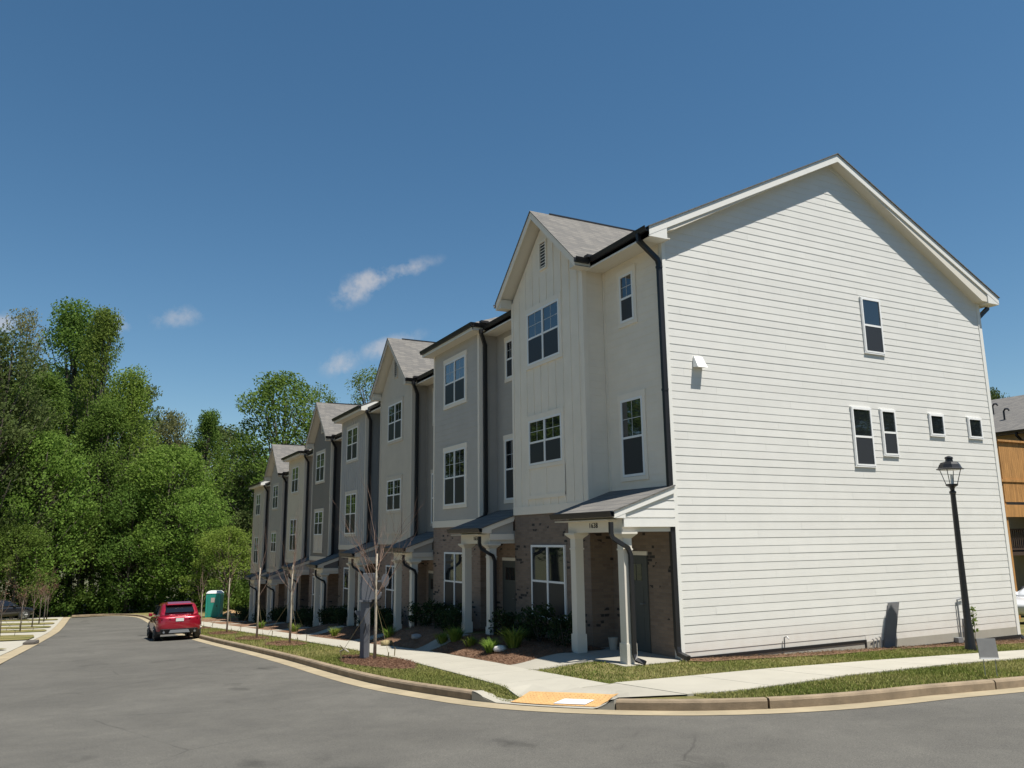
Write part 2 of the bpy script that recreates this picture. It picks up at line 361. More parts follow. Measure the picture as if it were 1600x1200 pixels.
def ground_mats():
    # asphalt
    m = bpy.data.materials.new('asphalt'); m.use_nodes = True; MATS['asphalt'] = m
    n, l = m.node_tree.nodes, m.node_tree.links; b = n['Principled BSDF']; b.inputs['Roughness'].default_value = .85; b.inputs['Specular IOR Level'].default_value = .3
    t = n.new('ShaderNodeTexCoord')
    def noise(sc, det=5, ro=.6):
        x = n.new('ShaderNodeTexNoise'); x.inputs['Scale'].default_value = sc; x.inputs['Detail'].default_value = det; x.inputs['Roughness'].default_value = ro
        l.new(t.outputs['Object'], x.inputs['Vector']); return x.outputs['Fac']
    def ramp(f, a, ca, bb, cb):
        r = n.new('ShaderNodeValToRGB'); l.new(f, r.inputs[0]); e = r.color_ramp.elements
        e[0].position, e[1].position = a, bb; e[0].color = (*ca, 1); e[1].color = (*cb, 1); return r.outputs[0]
    def mul(a, c, fac=1.0, mode='MULTIPLY'):
        x = n.new('ShaderNodeMixRGB'); x.blend_type = mode; x.inputs[0].default_value = fac; l.new(a, x.inputs[1]); l.new(c, x.inputs[2]); return x.outputs[0]
    c = ramp(noise(.35, 6), .35, (.090, .087, .080), .7, (.120, .116, .106))
    c = mul(c, ramp(noise(70, 3), .3, (.62, .62, .62), .7, (1.38, 1.36, 1.32)))
    c = mul(c, ramp(noise(2.2, 8, .7), .3, (.88, .88, .88), .7, (1.1, 1.1, 1.08)))
    # oil and tyre stains
    wv = n.new('ShaderNodeTexNoise'); mp = n.new('ShaderNodeMapping'); mp.inputs['Scale'].default_value = (.5, .28, 1); mp.inputs['Rotation'].default_value = (0, 0, .6)
    l.new(t.outputs['Object'], mp.inputs[0]); l.new(mp.outputs[0], wv.inputs['Vector']); wv.inputs['Scale'].default_value = 1.6; wv.inputs['Detail'].default_value = 5
    c = mul(c, ramp(wv.outputs['Fac'], .27, (.55, .55, .55), .36, (1, 1, 1)))
    vo = n.new('ShaderNodeTexVoronoi'); vo.feature = 'DISTANCE_TO_EDGE'; vo.inputs['Scale'].default_value = .33
    wob = n.new('ShaderNodeMixRGB'); wob.inputs[0].default_value = .12; l.new(t.outputs['Object'], wob.inputs[1])
    wn_ = n.new('ShaderNodeTexNoise'); wn_.inputs['Scale'].default_value = 1.5; wn_.inputs['Detail'].default_value = 6; l.new(t.outputs['Object'], wn_.inputs['Vector']); l.new(wn_.outputs['Color'], wob.inputs[2]); l.new(wob.outputs[0], vo.inputs['Vector'])
    ck = ramp(vo.outputs['Distance'], .0, (.62, .62, .62), .006, (1, 1, 1))
    mk = n.new('ShaderNodeMixRGB'); l.new(ramp(noise(.25, 3), .5, (0, 0, 0), .56, (1, 1, 1)), mk.inputs[0]); mk.inputs[1].default_value = (1, 1, 1, 1); l.new(ck, mk.inputs[2])
    c = mul(c, mk.outputs[0])
    c = mul(c, ramp(noise(28, 2, .8), .62, (1, 1, 1), .72, (1.28, 1.27, 1.25)))
    l.new(c, b.inputs['Base Color'])
    bp = n.new('ShaderNodeBump'); bp.inputs['Strength'].default_value = .5; bp.inputs['Distance'].default_value = .01; l.new(noise(120, 3), bp.inputs['Height']); l.new(bp.outputs[0], b.inputs['Normal'])
    # turf with dry patches
    m = bpy.data.materials.new('turf'); m.use_nodes = True; MATS['turf'] = m
    n, l = m.node_tree.nodes, m.node_tree.links; b = n['Principled BSDF']; b.inputs['Roughness'].default_value = .95; b.inputs['Specular IOR Level'].default_value = .1
    t = n.new('ShaderNodeTexCoord')
    c = ramp(noise(1.1, 6), .38, (.12, .125, .045), .62, (.25, .205, .10))
    c = mul(c, ramp(noise(55, 3), .3, (.6, .6, .55), .7, (1.3, 1.3, 1.2)))
    l.new(c, b.inputs['Base Color'])
    bp = n.new('ShaderNodeBump'); bp.inputs['Strength'].default_value = .8; bp.inputs['Distance'].default_value = .03; l.new(noise(70, 3), bp.inputs['Height']); l.new(bp.outputs[0], b.inputs['Normal'])
    # pine straw
    m = bpy.data.materials.new('pine_straw'); m.use_nodes = True; MATS['pine_straw'] = m
    n, l = m.node_tree.nodes, m.node_tree.links; b = n['Principled BSDF']; b.inputs['Roughness'].default_value = .95; b.inputs['Specular IOR Level'].default_value = .1
    t = n.new('ShaderNodeTexCoord')
    c = ramp(noise(2, 6), .35, (.15, .092, .062), .65, (.26, .165, .11))
    c = mul(c, ramp(noise(80, 3), .3, (.55, .55, .55), .7, (1.4, 1.35, 1.3)))
    l.new(c, b.inputs['Base Color'])
    bp = n.new('ShaderNodeBump'); bp.inputs['Strength'].default_value = 1; bp.inputs['Distance'].default_value = .03; l.new(noise(60, 4), bp.inputs['Height']); l.new(bp.outputs[0], b.inputs['Normal'])
    # forest floor
    m = bpy.data.materials.new('forest_floor'); m.use_nodes = True; MATS['forest_floor'] = m
    n, l = m.node_tree.nodes, m.node_tree.links; b = n['Principled BSDF']; b.inputs['Roughness'].default_value = .95
    t = n.new('ShaderNodeTexCoord')
    c = ramp(noise(.5, 7), .35, (.05, .06, .02), .65, (.11, .10, .05))
    l.new(c, b.inputs['Base Color'])
ground_mats()

# ground sheet out to the horizon
b = MB(); xs = [-1500, -600, -250, -120, -70, -40, -25, -13, -6, 0, 6, 10, 12.5, 15, 25, 40, 60, 100, 250, 600, 1500]
ys = [-1500, -600, -250, -120, -60, -30, -10, 2, 3.5, 5, 6.5, 8, 20, 45, 70, 120, 250, 600, 1500]
for y in ys:
    for x in xs: b.v.append((x, y, road_z(x, y)-.08))
nx = len(xs)
for j in range(len(ys)-1):
    for i in range(nx-1): b.f.append((j*nx+i, j*nx+i+1, (j+1)*nx+i+1, (j+1)*nx+i))
b.build('ground', 'forest_floor')['kind'] = 'structure'

# road sheet: the street and the crossing in front of it
LEFT = [(-13.1, -7), (-13.25, 0), (-13.2, 17), (-12.8, 28), (-12.5, 38), (-12.2, 51), (-12.05, 65.2)]
b = MB()
rows = []
yy = -5.7
inner = {}
def curb_x(y):
    """x of the curb face at a given y (street side)"""
    best = None
    for p, q in zip(CURVE, CURVE[1:]):
        lo, hi = min(p[1], q[1]), max(p[1], q[1])
        if lo <= y <= hi and hi > lo:
            x = p[0]+(q[0]-p[0])*(y-p[1])/(q[1]-p[1]); best = x if best is None else max(best, x)
    return best if best is not None else 60
edges = [i*.25-5.6 for i in range(0, 60)]+[9.5+i*2 for i in range(0, 44)]
for y in edges:
    if y > 65: break
    xl = interp(y, [(q, p) for p, q in LEFT]); xr = curb_x(y)
    rows.append((xl, xr, y))
for xl, xr, y in rows:
    for k in range(5):
        x = xl+(xr-xl)*k/4; b.v.append((x, y, road_z(x, y)))
for j in range(len(rows)-1):
    for k in range(4): b.f.append((j*5+k, j*5+k+1, j*5+k+6, j*5+k+5))
o = len(b.v)
rowy = [-5.6, -7, -9, -12, -16, -20, -24]; rowx = [-90, -40, -20, -13.3, -8, -4, 0, 4, 10, 20, 40, 60]
for y in rowy:
    for x in rowx: b.v.append((x, y, road_z(x, y)))
for j in range(len(rowy)-1):
    for i in range(len(rowx)-1): b.f.append((o+j*12+i, o+j*12+i+1, o+(j+1)*12+i+1, o+(j+1)*12+i))
road = b.build('road', 'asphalt', fix=False); road['kind'] = 'structure'
# worn dark patches on the asphalt
mat('stain', (.035, .034, .033), .8, var=.2, vscale=12)
for k, (px, py, sx, sy, rot) in enumerate(((-10.9, -4.35, .36, .13, .9), (-8.1, -7.9, .16, .10, .9), (-12.9, -3.1, .9, .10, 1.0), (-8.62, -6.65, .09, .06, .5), (-11.6, -3.5, .3, .1, 1.1))):
    b = MB(); b.v.append((px, py, road_z(px, py)+.004)); r2 = random.Random(k)
    for i in range(14):
        t = 2*math.pi*i/14; q = .75+.5*r2.random(); x = sx*math.cos(t)*q; y = sy*math.sin(t)*q
        X = px+x*math.cos(rot)-y*math.sin(rot); Y = py+x*math.sin(rot)+y*math.cos(rot); b.v.append((X, Y, road_z(X, Y)+.004))
    b.f = [(0, 1+i, 1+(i+1) % 14) for i in range(14)]
    b.build('stain', 'stain', road)

# gutter pan and curb
g = strip('gutter_pan', offset(-.38), offset(.02), road_z, 'gutter_concrete', dz=.006); g['kind'] = 'structure'
curb_root = thing('curb', '', '', (0, 0, 0)); del curb_root['label']; del curb_root['category']; curb_root['kind'] = 'structure'
def curb_piece(s0, s1, h0=.14, h1=.14):
    b = MB(); n = max(2, int((s1-s0)/.35)+1); ring = 6
    for i in range(n+1):
        t = i/n; p, nn = at_s(s0+(s1-s0)*t); h = h0+(h1-h0)*smooth01(t)
        for d, z in ((0, -.1), (0.0, h*.75), (.018, h*.95), (.04, h), (.15, h), (.15, -.1)):
            x, y = p[0]+nn.x*d, p[1]+nn.y*d; b.v.append((x, y, road_z(x, y)+z+.004))
    for i in range(n):
        for k in range(ring): b.f.append((i*ring+k, i*ring+(k+1) % ring, (i+1)*ring+(k+1) % ring, (i+1)*ring+k))
    b.f += [tuple(range(ring)), tuple(n*ring+k for k in reversed(range(ring)))]
    return b.build('curb_section', 'curb_concrete', curb_root)
cuts = [S[0]+.1]
while cuts[-1] < s_near(-6.4, 22): cuts.append(cuts[-1]+6)
for q in (s_near(-5.9, 9.5), s_near(-5.9, 3.6)): cuts.append(q)
cuts.append(sA)
for a, c in zip(cuts, cuts[1:]): curb_piece(a, c-.02)
s3 = s_near(-2.55, -4.98)
cuts = [sB, s3, s_near(1.5, -5.7), s_near(4.6, -5.7), s_near(8, -5.7), s_near(14, -5.75), s_near(30, -5.75), S[-1]-.1]
for a, c in zip(cuts, cuts[1:]): curb_piece(a+.02, c-.012)

# sidewalk along the street, then round the corner along the cross street
SW_ROAD = [(60, -5.4), (50, -5.25), (33.5, -4.94), (23, -4.43), (17.4, -4.19), (11.2, -4.08), (5.9, -4.09), (2.6, -4.34), (.1, -4.54), (-1.58, -4.70), (-2.3, -4.75)]
SW_HOUSE = [(60, -4.3), (50, -4.2), (34, -3.8), (24, -3.4), (16.6, -3.22), (9.46, -2.86), (6.8, -2.8), (2.5, -2.94), (1.37, -3.06), (-2.3, -3.25)]
SWR, SWH = list(reversed(SW_ROAD)), list(reversed(SW_HOUSE))
sidewalk = thing('sidewalk', '', ''); del sidewalk['label']; del sidewalk['category']; sidewalk['kind'] = 'structure'
def slab(name, quadfn, nu, nv, material, parent, dz, thick=.06, zf=lawn):
    """a slab lying on the ground; quadfn(u, v) gives its plan"""
    b = MB(); pts = [[quadfn(i/nu, j/nv) for i in range(nu+1)] for j in range(nv+1)]
    for r in pts: b.v += [(x, y, zf(x, y)+dz) for x, y in r]
    for j in range(nv):
        for i in range(nu): b.f.append((j*(nu+1)+i, j*(nu+1)+i+1, (j+1)*(nu+1)+i+1, (j+1)*(nu+1)+i))
    rim = [(0, i) for i in range(nu)]+[(j, nu) for j in range(nv)]+[(nv, i) for i in range(nu, 0, -1)]+[(j, 0) for j in range(nv, 0, -1)]
    top = [j*(nu+1)+i for j, i in rim]; o = len(b.v)
    for k in top: x, y, z = b.v[k]; b.v.append((x, y, z-thick))
    for k in range(len(rim)): k2 = (k+1) % len(rim); b.f.append((top[k], top[k2], o+k2, o+k))
    return b.build(name, material, parent)
yj = [-2.2]
while yj[-1] < 56: yj.append(yj[-1]+1.45)
for y0, y1 in zip(yj, yj[1:]):
    def q(u, v, y0=y0, y1=y1):
        y = y0+.006+(y1-y0-.012)*v; a, c = interp(y, SWR), interp(y, SWH); return (a+(c-a)*u, y)
    slab('sidewalk_panel', q, 3, 3, 'concrete_new', sidewalk, .02)
XH = [(-3.2, -2.06), (0, -2.42), (3, -2.3), (8, -2.35), (40, -2.4)]; XR = [(-3.7, -3.75), (-2.4, -4.17), (-.56, -4.1), (3.45, -3.62), (8, -3.6), (40, -3.65)]
xj = [-3.1]
while xj[-1] < 34: xj.append(xj[-1]+1.5)
for x0, x1 in zip(xj, xj[1:]):
    def q(u, v, x0=x0, x1=x1):
        x = x0+.006+(x1-x0-.012)*u; a, c = interp(x, XR), interp(x, XH); return (x, a+(c-a)*v)
    slab('sidewalk_panel', q, 3, 3, 'concrete_new', sidewalk, .02)
# corner landing and ramp
def ramp_z(x, y): return lawn(x, y)+.002
ramp = thing('curb_ramp', '', ''); del ramp['label']; del ramp['category']; ramp['kind'] = 'structure'
def poly_slab(name, outline, material, parent, dz, zf, step=.12):
    """fan-filled patch following a height function"""
    import bmesh
    bm = bmesh.new(); vs_ = [bm.verts.new((x, y, 0)) for x, y in outline]; f = bm.faces.new(vs_)
    bmesh.ops.triangulate(bm, faces=[f]); bmesh.ops.subdivide_edges(bm, edges=bm.edges[:], cuts=5, use_grid_fill=True)
    for v in bm.verts: v.co.z = zf(v.co.x, v.co.y)+dz
    bmesh.ops.recalc_face_normals(bm, faces=bm.faces)
    if bm.faces[0].normal.z < 0: bmesh.ops.reverse_faces(bm, faces=bm.faces[:])
    m = bpy.data.meshes.new(name); bm.to_mesh(m); bm.free()
    return link(name, m, material, parent)
def cside(s, d): p, nn = at_s(s); return (p[0]+nn.x*d, p[1]+nn.y*d)
mat('warn_yellow', (.50, .30, .12), .8, var=.14, vscale=8)
L_ = sB-sA
apron = [cside(sA+L_*t, .0) for t in (0, .12, .25, .4, .55, .7, .85, 1)]
poly_slab('ramp_apron', apron+[cside(sB, .17), (-3.08, -3.96), (-3.09, -2.12), (-4.7, -2.12)]+[(-4.85, -1.75), (-5.1, -1.25)], 'concrete', ramp, .012, ramp_z)
if True: pad = [cside(sA+L_*.30, .10), cside(sA+L_*.5, .10), cside(sA+L_*.72, .10), cside(sA+L_*.88, .10), cside(sA+L_*.94, .68), cside(sA+L_*.7, .72), cside(sA+L_*.5, .70), cside(sA+L_*.27, .66)]
pd = poly_slab('detectable_pad', pad, 'warn_yellow', ramp, .024, ramp_z)
b = MB()      # truncated domes of the pad
for i in range(22):
    for j in range(8):
        p = cside(sA+L_*(.31+.58*i/21), .14+.50*j/7); z = ramp_z(*p)+.024
        b.lathe([(.016, z), (.010, z+.006)], p, 6)
b.build('dome', 'warn_yellow', pd, kind='stuff')
b = MB()
wp = [cside(sA+L_*.60, .16), cside(sA+L_*.80, .18), cside(sA+L_*.82, .42), cside(sA+L_*.62, .42)]
b.hexa([(x, y, ramp_z(x, y)+.030) for x, y in wp]+[(x, y, ramp_z(x, y)+.036) for x, y in wp])
tag(b.build('paper_sheet', mat('paper', (.6, .6, .62), .8, var=.08, vscale=6)), 'white sheet lying on the yellow ramp pad', 'sheet')
def flare(s0, s1, h0, h1, d1):
    b = MB()
    n = 6
    for i in range(n+1):
        t = i/n; h = h0+(h1-h0)*t; s = s0+(s1-s0)*t
        for d, z in ((0, -.05), (0.005, h), (.16, h), (.16, -.05)):
            x, y = cside(s, d); b.v.append((x, y, road_z(x, y)+z+.006))
    for i in range(n):
        for k in range(4): b.f.append((i*4+k, i*4+(k+1) % 4, i*4+4+(k+1) % 4, i*4+4+k))
    b.f += [(0, 1, 2, 3), tuple(n*4+k for k in (3, 2, 1, 0))]
    b.build('flared_side', 'concrete', ramp)
flare(sA+.005, sA+L_*.22, .14, .012, .3); flare(sB-.005, sB-L_*.1, .14, .012, .3)

# walkways from the sidewalk to each porch
for k, (kd, y0, y1, y2, wa, wb, zb) in enumerate(UNITS):
    yc = y0+(1.35 if k == 0 else (y1-y0)*.55); xs_ = interp(yc, SWH)
    hw = .62 if k == 0 else .5
    w_ = thing('front_walk', '', ''); del w_['label']; del w_['category']; w_['kind'] = 'structure'
    n = 1 if k else 2
    for i in range(n):
        def q(u, v, i=i): return (xs_+.03+(-1.55-xs_-.03)*(i+u*.985)/n, yc-hw+(2*hw)*v+(.12*(1-(i+u)/n)))
        slab('walk_panel', q, 6, 2, 'concrete', w_, .012)

# planting beds of pine straw
def inside(p, poly):
    x, y = p; c = False
    for (x0, y0), (x1, y1) in zip(poly, poly[1:]+poly[:1]):
        if (y0 > y) != (y1 > y) and x < (x1-x0)*(y-y0)/(y1-y0)+x0: c = not c
    return c
# lawn grid
b = MB(); rows = []
ygrid = [-5.62+i*.08 for i in range(0, 60)]+[-.8+i*.2 for i in range(0, 75)]+[14.3+i for i in range(0, 80)]
xs = [.12, .5, 1.0, 1.6, 2.0, 2.4, 2.7, 3.0, 3.3, 3.6, 3.9, 4.2, 4.5, 4.8, 5.2, 5.8, 7, 9, 12, 16, 20, 26, 36, 60]
for y in ygrid:
    if y > 64: break
    x0 = curb_x(y)
    if x0 > 50: x0 = 50
    row = []
    for d in xs:
        x = x0+d+(.02 if y < -4.8 else 0); row.append((x, y, lawn(x, y)-.012))
    rows.append(row)
for r in rows: b.v += r
w = len(xs)
for j in range(len(rows)-1):
    for i in range(w-1): b.f.append((j*w+i, j*w+i+1, (j+1)*w+i+1, (j+1)*w+i))
lw = b.build('lawn', 'turf', fix=False); lw['kind'] = 'structure'

BEDS = []
def bed(outline, dz=.012, straw=0, seed=1):
    o = poly_slab('mulch_bed', outline, 'pine_straw', None, dz, lawn); o['kind'] = 'structure'; BEDS.append(outline)
    if straw:
        r = random.Random(seed); b = MB(); x0, x1 = min(p[0] for p in outline), max(p[0] for p in outline); y0, y1 = min(p[1] for p in outline), max(p[1] for p in outline)
        for _ in range(straw):
            x, y = r.uniform(x0, x1), r.uniform(y0, y1)
            if not inside((x, y), outline): continue
            a = r.uniform(0, 6.28); L = r.uniform(.04, .1); z = lawn(x, y)+dz; h = r.uniform(0, .05)
            dx, dy = math.cos(a)*L, math.sin(a)*L; t = r.random()
            b.v += [(x, y, z), (x+dx, y+dy, z+h), (x+dx*.5-dy*.06, y+dy*.5+dx*.06, z+h*.6+.006)]; b.t += [t]*3
            b.f.append((len(b.v)-3, len(b.v)-2, len(b.v)-1))
        if b.f: b.build('straw', 'leaf_rust', o, kind='stuff', fix=False)
    return o
for k, (kd, y0, y1, y2, wa, wb, zb) in enumerate(UNITS):
    ya = y1-.35 if k == 0 else y0+(y1-y0)*.55+.55; yb = y2+((UNITS[k+1][2]-UNITS[k+1][1])*.55-.55 if k < 7 else .6)
    pts = []
    n = 8
    for i in range(n+1): y = ya+(yb-ya)*i/n; pts.append((interp(y, SWH)+.05, y))
    pts += [(-.5, yb), (-.5, ya)]
    bed(pts, .012, 9000 if k == 0 else (3000 if k < 3 else 0), k)
bed([(-.05, -.05), (.2, -.55), (2, -.6), (3.5, -.75), (5.2, -.5), (6.0, -.3), (7.2, -.55), (9, -.8), (11.8, -1.0), (12, 0)], .012, 5000, 20)
def blob(cx, cy, rx, ry, seed, n=18):
    r = random.Random(seed); return [(cx+rx*math.cos(2*math.pi*i/n)*(.85+.3*r.random()), cy+ry*math.sin(2*math.pi*i/n)*(.85+.3*r.random())) for i in range(n)]
SAPLINGS = [(-4.62, 6.0), (-4.75, 14.9), (-5.0, 19.6), (-5.25, 25.6), (-5.5, 33.2)]
for k, (x, y) in enumerate(SAPLINGS):
    bed(blob(x-.15, y-.5 if k == 0 else y, .62, 2.2 if k == 0 else 1.5, k+30), .014, 5000 if k == 0 else 1500, k+40)

# grass blades on the verges and the side lawn
b = MB(); r = random.Random(3)
def blades(n, fx, fy, hmin, hmax):
    for _ in range(n):
        x, y = fx(), fy()
        if callable(x): x = x(y)
        if x > -1.6 and y > -.22: continue
        if any(inside((x, y), q) for q in BEDS): continue
        z = lawn(x, y)-.012; a = r.uniform(0, 6.28); h = r.uniform(hmin, hmax); w = r.uniform(.006, .013)
        lx, ly = r.gauss(0, .4)*h, r.gauss(0, .4)*h
        b.v += [(x-math.cos(a)*w, y-math.sin(a)*w, z), (x+math.cos(a)*w, y+math.sin(a)*w, z), (x+lx, y+ly, z+h)]
        patch = math.sin(x*1.7+1)*math.sin(y*1.1)+math.sin(x*.6-y*.9)*.6
        t = min(1, max(0, .45+.3*patch+r.gauss(0, .22))); b.t += [t, t, t]
        b.f.append((len(b.v)-3, len(b.v)-2, len(b.v)-1))
def verge_x(y):
    a = curb_x(y)+.16; c = interp(y, SWR); return a+(c+.05-a)*r.random()
blades(26000, lambda: verge_x, lambda: r.uniform(-1.9, 9), .02, .055)
blades(12000, lambda: verge_x, lambda: r.uniform(9, 32), .04, .09)
INNER = sorted((q[0], q[1]) for q in offset(.16) if q[1] < -2.5)
def right_y():
    x = r.uniform(-3.0, 12); lo = interp(x, INNER)
    return x, r.uniform(lo+.02, interp(x, XR)+.05)
pts = [right_y() for _ in range(30000)]; it = iter(pts)
cur = [None]
def nx_(): cur[0] = next(it); return cur[0][0]
blades(30000, nx_, lambda: cur[0][1], .02, .055)
pts = []
for _ in range(34000):
    x = r.uniform(-3.2, 13)
    y = r.uniform(interp(x, XH)-.04, -.05 if x > 0 else -.05+.95*min(1, (-x)/2.4))
    pts.append((x, y))
it = iter(pts); blades(34000, nx_, lambda: cur[0][1], .02, .055)
tb = b.build('grass_blades', mat('x', (1, 1, 1)) if False else 'leaf_grass', fix=False, kind='stuff'); tb['label'] = 'short patchy green and straw coloured turf along curbs and walks'; tb['category'] = 'grass'

# left side of the street: driveway aprons and gutter
lft = [(x, y) for x, y in LEFT]
L2 = resample(lft, 2.0)
g = strip('gutter_pan_far', [(x-.02, y) for x, y in L2], [(x-.62, y) for x, y in L2], road_z, 'gutter_concrete', dz=.008); g['kind'] = 'structure'; g.name = 'far_gutter'
dv = strip('driveway_apron', [(x-.55, y) for x, y in L2], [(x-9, y) for x, y in L2], lambda x, y: road_z(x, y)+.02+.035*max(0, -13.6-x), 'concrete_new', dz=.004); dv['kind'] = 'structure'
def drive_z(x, y): return road_z(x, y)+.03+.035*max(0, -13.6-x)
def patch(name, outline, material, zf, dz, label=None):
    return poly_slab(name, outline, material, None, dz, zf)
ISL = [(24.2, 25.8), (33, 40.2), (44.6, 47.6), (48.9, 51.6), (53.4, 56.4), (59.5, 62)]
for k, (a, c) in enumerate(ISL):
    x0 = interp((a+c)/2, [(q, p) for p, q in LEFT])-.85
    o = patch('grass_island', [(x0, a+.5), (x0+.12, (a+c)/2), (x0-.1, c-.3), (x0-1, c), (x0-4, c-.2), (x0-4, a+.2), (x0-1, a)], 'turf', drive_z, .05)
    o['kind'] = 'structure'
b = MB(); b.box(-.55, .55, -.2, .25, -.05, .13); b.box(-.45, .45, -.23, -.19, .0, .09)
tag(b.build('storm_drain_inlet', mat('inlet', (.09, .08, .07), .9, var=.2), loc=(-13.05, 29.6, road_z(-13, 29.6)+.01)), 'dark curb inlet of a storm drain at the left driveway corner', 'drain').rotation_euler = (0, 0, 1.45)

# ------------------------------------------------------------------ townhouses
P_BAY, W_HOUSE, EXPO = .611, 11.552, .1778
SLOPE = .496; Z_EAVE = 9.24; X_EAVE = -.544; X_RIDGE = W_HOUSE/2; Z_RIDGE = Z_EAVE+SLOPE*(X_RIDGE-X_EAVE)
def Pmap(plane, at):
    """(along, out, up) -> local coordinates; plane 'X' looks west, plane 'Y' looks south"""
    return (lambda a, d, z: (at-d, a, z)) if plane == 'X' else (lambda a, d, z: (a, at-d, z))
def pbox(b, M, a0, a1, d0, d1, z0, z1):
    p = [M(a0, d0, z0), M(a1, d0, z0), M(a1, d1, z0), M(a0, d1, z0), M(a0, d0, z1), M(a1, d0, z1), M(a1, d1, z1), M(a0, d1, z1)]
    return b.hexa(p)
def window(par, plane, at, a0, a1, z0, z1, cols=1, rows=2, trim=.10, head=.14, sill=.10, grid=True, trim_mat='trim_white', f=.055, brick=False):
    M = Pmap(plane, at); b = MB(); rail = .05; D = .045
    pbox(b, M, a0, a0+f, -.01, D, z0, z1); pbox(b, M, a1-f, a1, -.01, D, z0, z1)
    pbox(b, M, a0+f, a1-f, -.01, D-.002, z1-f, z1); pbox(b, M, a0+f, a1-f, -.01, D-.002, z0, z0+f)
    mid = (z0+z1)/2; cells = []; mull = .075
    wcell = (a1-a0-2*f-(cols-1)*mull)/cols
    for c in range(cols):
        s = a0+f+c*(wcell+mull); cells.append((s, s+wcell))
        if c: pbox(b, M, s-mull, s, -.01, D+.004, z0+f, z1-f)
        if rows == 2:
            pbox(b, M, s, s+wcell, -.005, D-.006, mid-rail/2, mid+rail/2)
    win = b.build('window', 'vinyl', par)
    for s, e in cells:
        segs = [(z0+f, mid-rail/2, 0), (mid+rail/2, z1-f, 1)] if rows == 2 else [(z0+f, z1-f, 1)]
        for za, zc, upper in segs:
            p = MB(); d = .024 if upper else .032
            pbox(p, M, s, e, .015, d, za, zc); p.build('pane', 'glass' if upper else 'screen', win)
            if upper and grid:
                g = MB(); m = (s+e)/2; h = (za+zc)/2
                pbox(g, M, m-.007, m+.007, .025, .028, za, zc); pbox(g, M, s, e, .025, .0275, h-.007, h+.007); g.build('muntin', 'muntin', win)
    if trim:
        t = MB(); T = .034
        pbox(t, M, a0-trim, a0+.006, 0, T, z0-.01, z1); pbox(t, M, a1-.006, a1+trim, 0, T, z0-.01, z1)
        pbox(t, M, a0-trim-.015, a1+trim+.015, 0, T+.006, z1-.006, z1+head); pbox(t, M, a0-trim-.012, a1+trim+.012, 0, T+.004, z0-sill, z0-.004)
        t.build('window_trim', trim_mat, win)
    if brick:
        t = MB(); pbox(t, M, a0-.05, a1+.05, 0, .06, z0-.085, z0-.004); t.build('sill', 'brick_brown', win)
    return win
def lap(par, plane, at, a0, a1, z0, z1, material, separate, name='siding_plank', clip=None, first=None):
    """lap siding: each course a tapered board whose lower edge stands proud"""
    M = Pmap(plane, at); z = z0; joined = MB(); k = 0
    wall = par
    while z < z1-.02:
        zt = min(z+EXPO, z1); b = MB() if separate else joined
        ab, at_ = (a0, a1), (a0, a1)
        if clip: ab, at_ = clip(z), clip(zt)
        if ab[1]-ab[0] > .05:
            at_ = at_ if at_[1]-at_[0] > .02 else ((ab[0]+ab[1])/2-.01, (ab[0]+ab[1])/2+.01)
            lo = .010
            b.hexa([M(ab[0], 0, z), M(ab[1], 0, z), M(ab[1], lo, z), M(ab[0], lo, z), M(at_[0], 0, zt+.004), M(at_[1], 0, zt+.004), M(at_[1], .003, zt+.004), M(at_[0], .003, zt+.004)])
            if separate: b.build(name, material, wall)
        z = zt; k += 1
    if not separate: joined.build('siding', material, wall, kind='stuff')
def gutter(par, path, name='gutter'):
    """K-style gutter run: an open trough, path along its back top edge with outward direction"""
    b = MB()
    for (p, q, o) in path:
        p, q, o = Vector(p), Vector(q), Vector(o)
        prof = [(0, 0), (0, -.115), (.075, -.115), (.10, -.05), (.115, 0), (.10, 0), (.09, -.045), (.07, -.1), (.012, -.1), (.012, 0)]
        n = len(prof); s = len(b.v)
        for e in (p, q):
            for d, z in prof: b.v.append(tuple(e+o*d+Vector((0, 0, z))))
        for i in range(n): b.f.append((s+i, s+(i+1) % n, s+n+(i+1) % n, s+n+i))
        b.f += [(s+1, s, s+9, s+8), (s+8, s+7, s+2, s+1), (s+7, s+6, s+3, s+2), (s+6, s+5, s+4, s+3)]
        e = s+n; b.f += [(e+1, e+8, e+9, e), (e+8, e+1, e+2, e+7), (e+7, e+2, e+3, e+6), (e+6, e+3, e+4, e+5)]
    return b.build(name, 'bronze', par)
def digits(text, par, loc, size):
    c = bpy.data.curves.new('house_number', 'FONT'); c.body = text; c.size = size; c.extrude = .006; c.space_character = 1.15; c.align_x = 'CENTER'
    o = bpy.data.objects.new('tmp', c); COL.objects.link(o); dg = bpy.context.evaluated_depsgraph_get()
    m = bpy.data.meshes.new_from_object(o.evaluated_get(dg)); bpy.data.objects.remove(o)
    n = link('house_number', m, mat('number_black', (.02, .018, .016), .5), par); m.materials.clear(); m.materials.append(MATS['number_black'])
    # text in its local XY plane, turned to stand on a wall that looks west
    n.matrix_local = Matrix(((0, 0, -1, loc[0]), (-1, 0, 0, loc[1]), (0, 1, 0, loc[2]), (0, 0, 0, 1)))
    return n

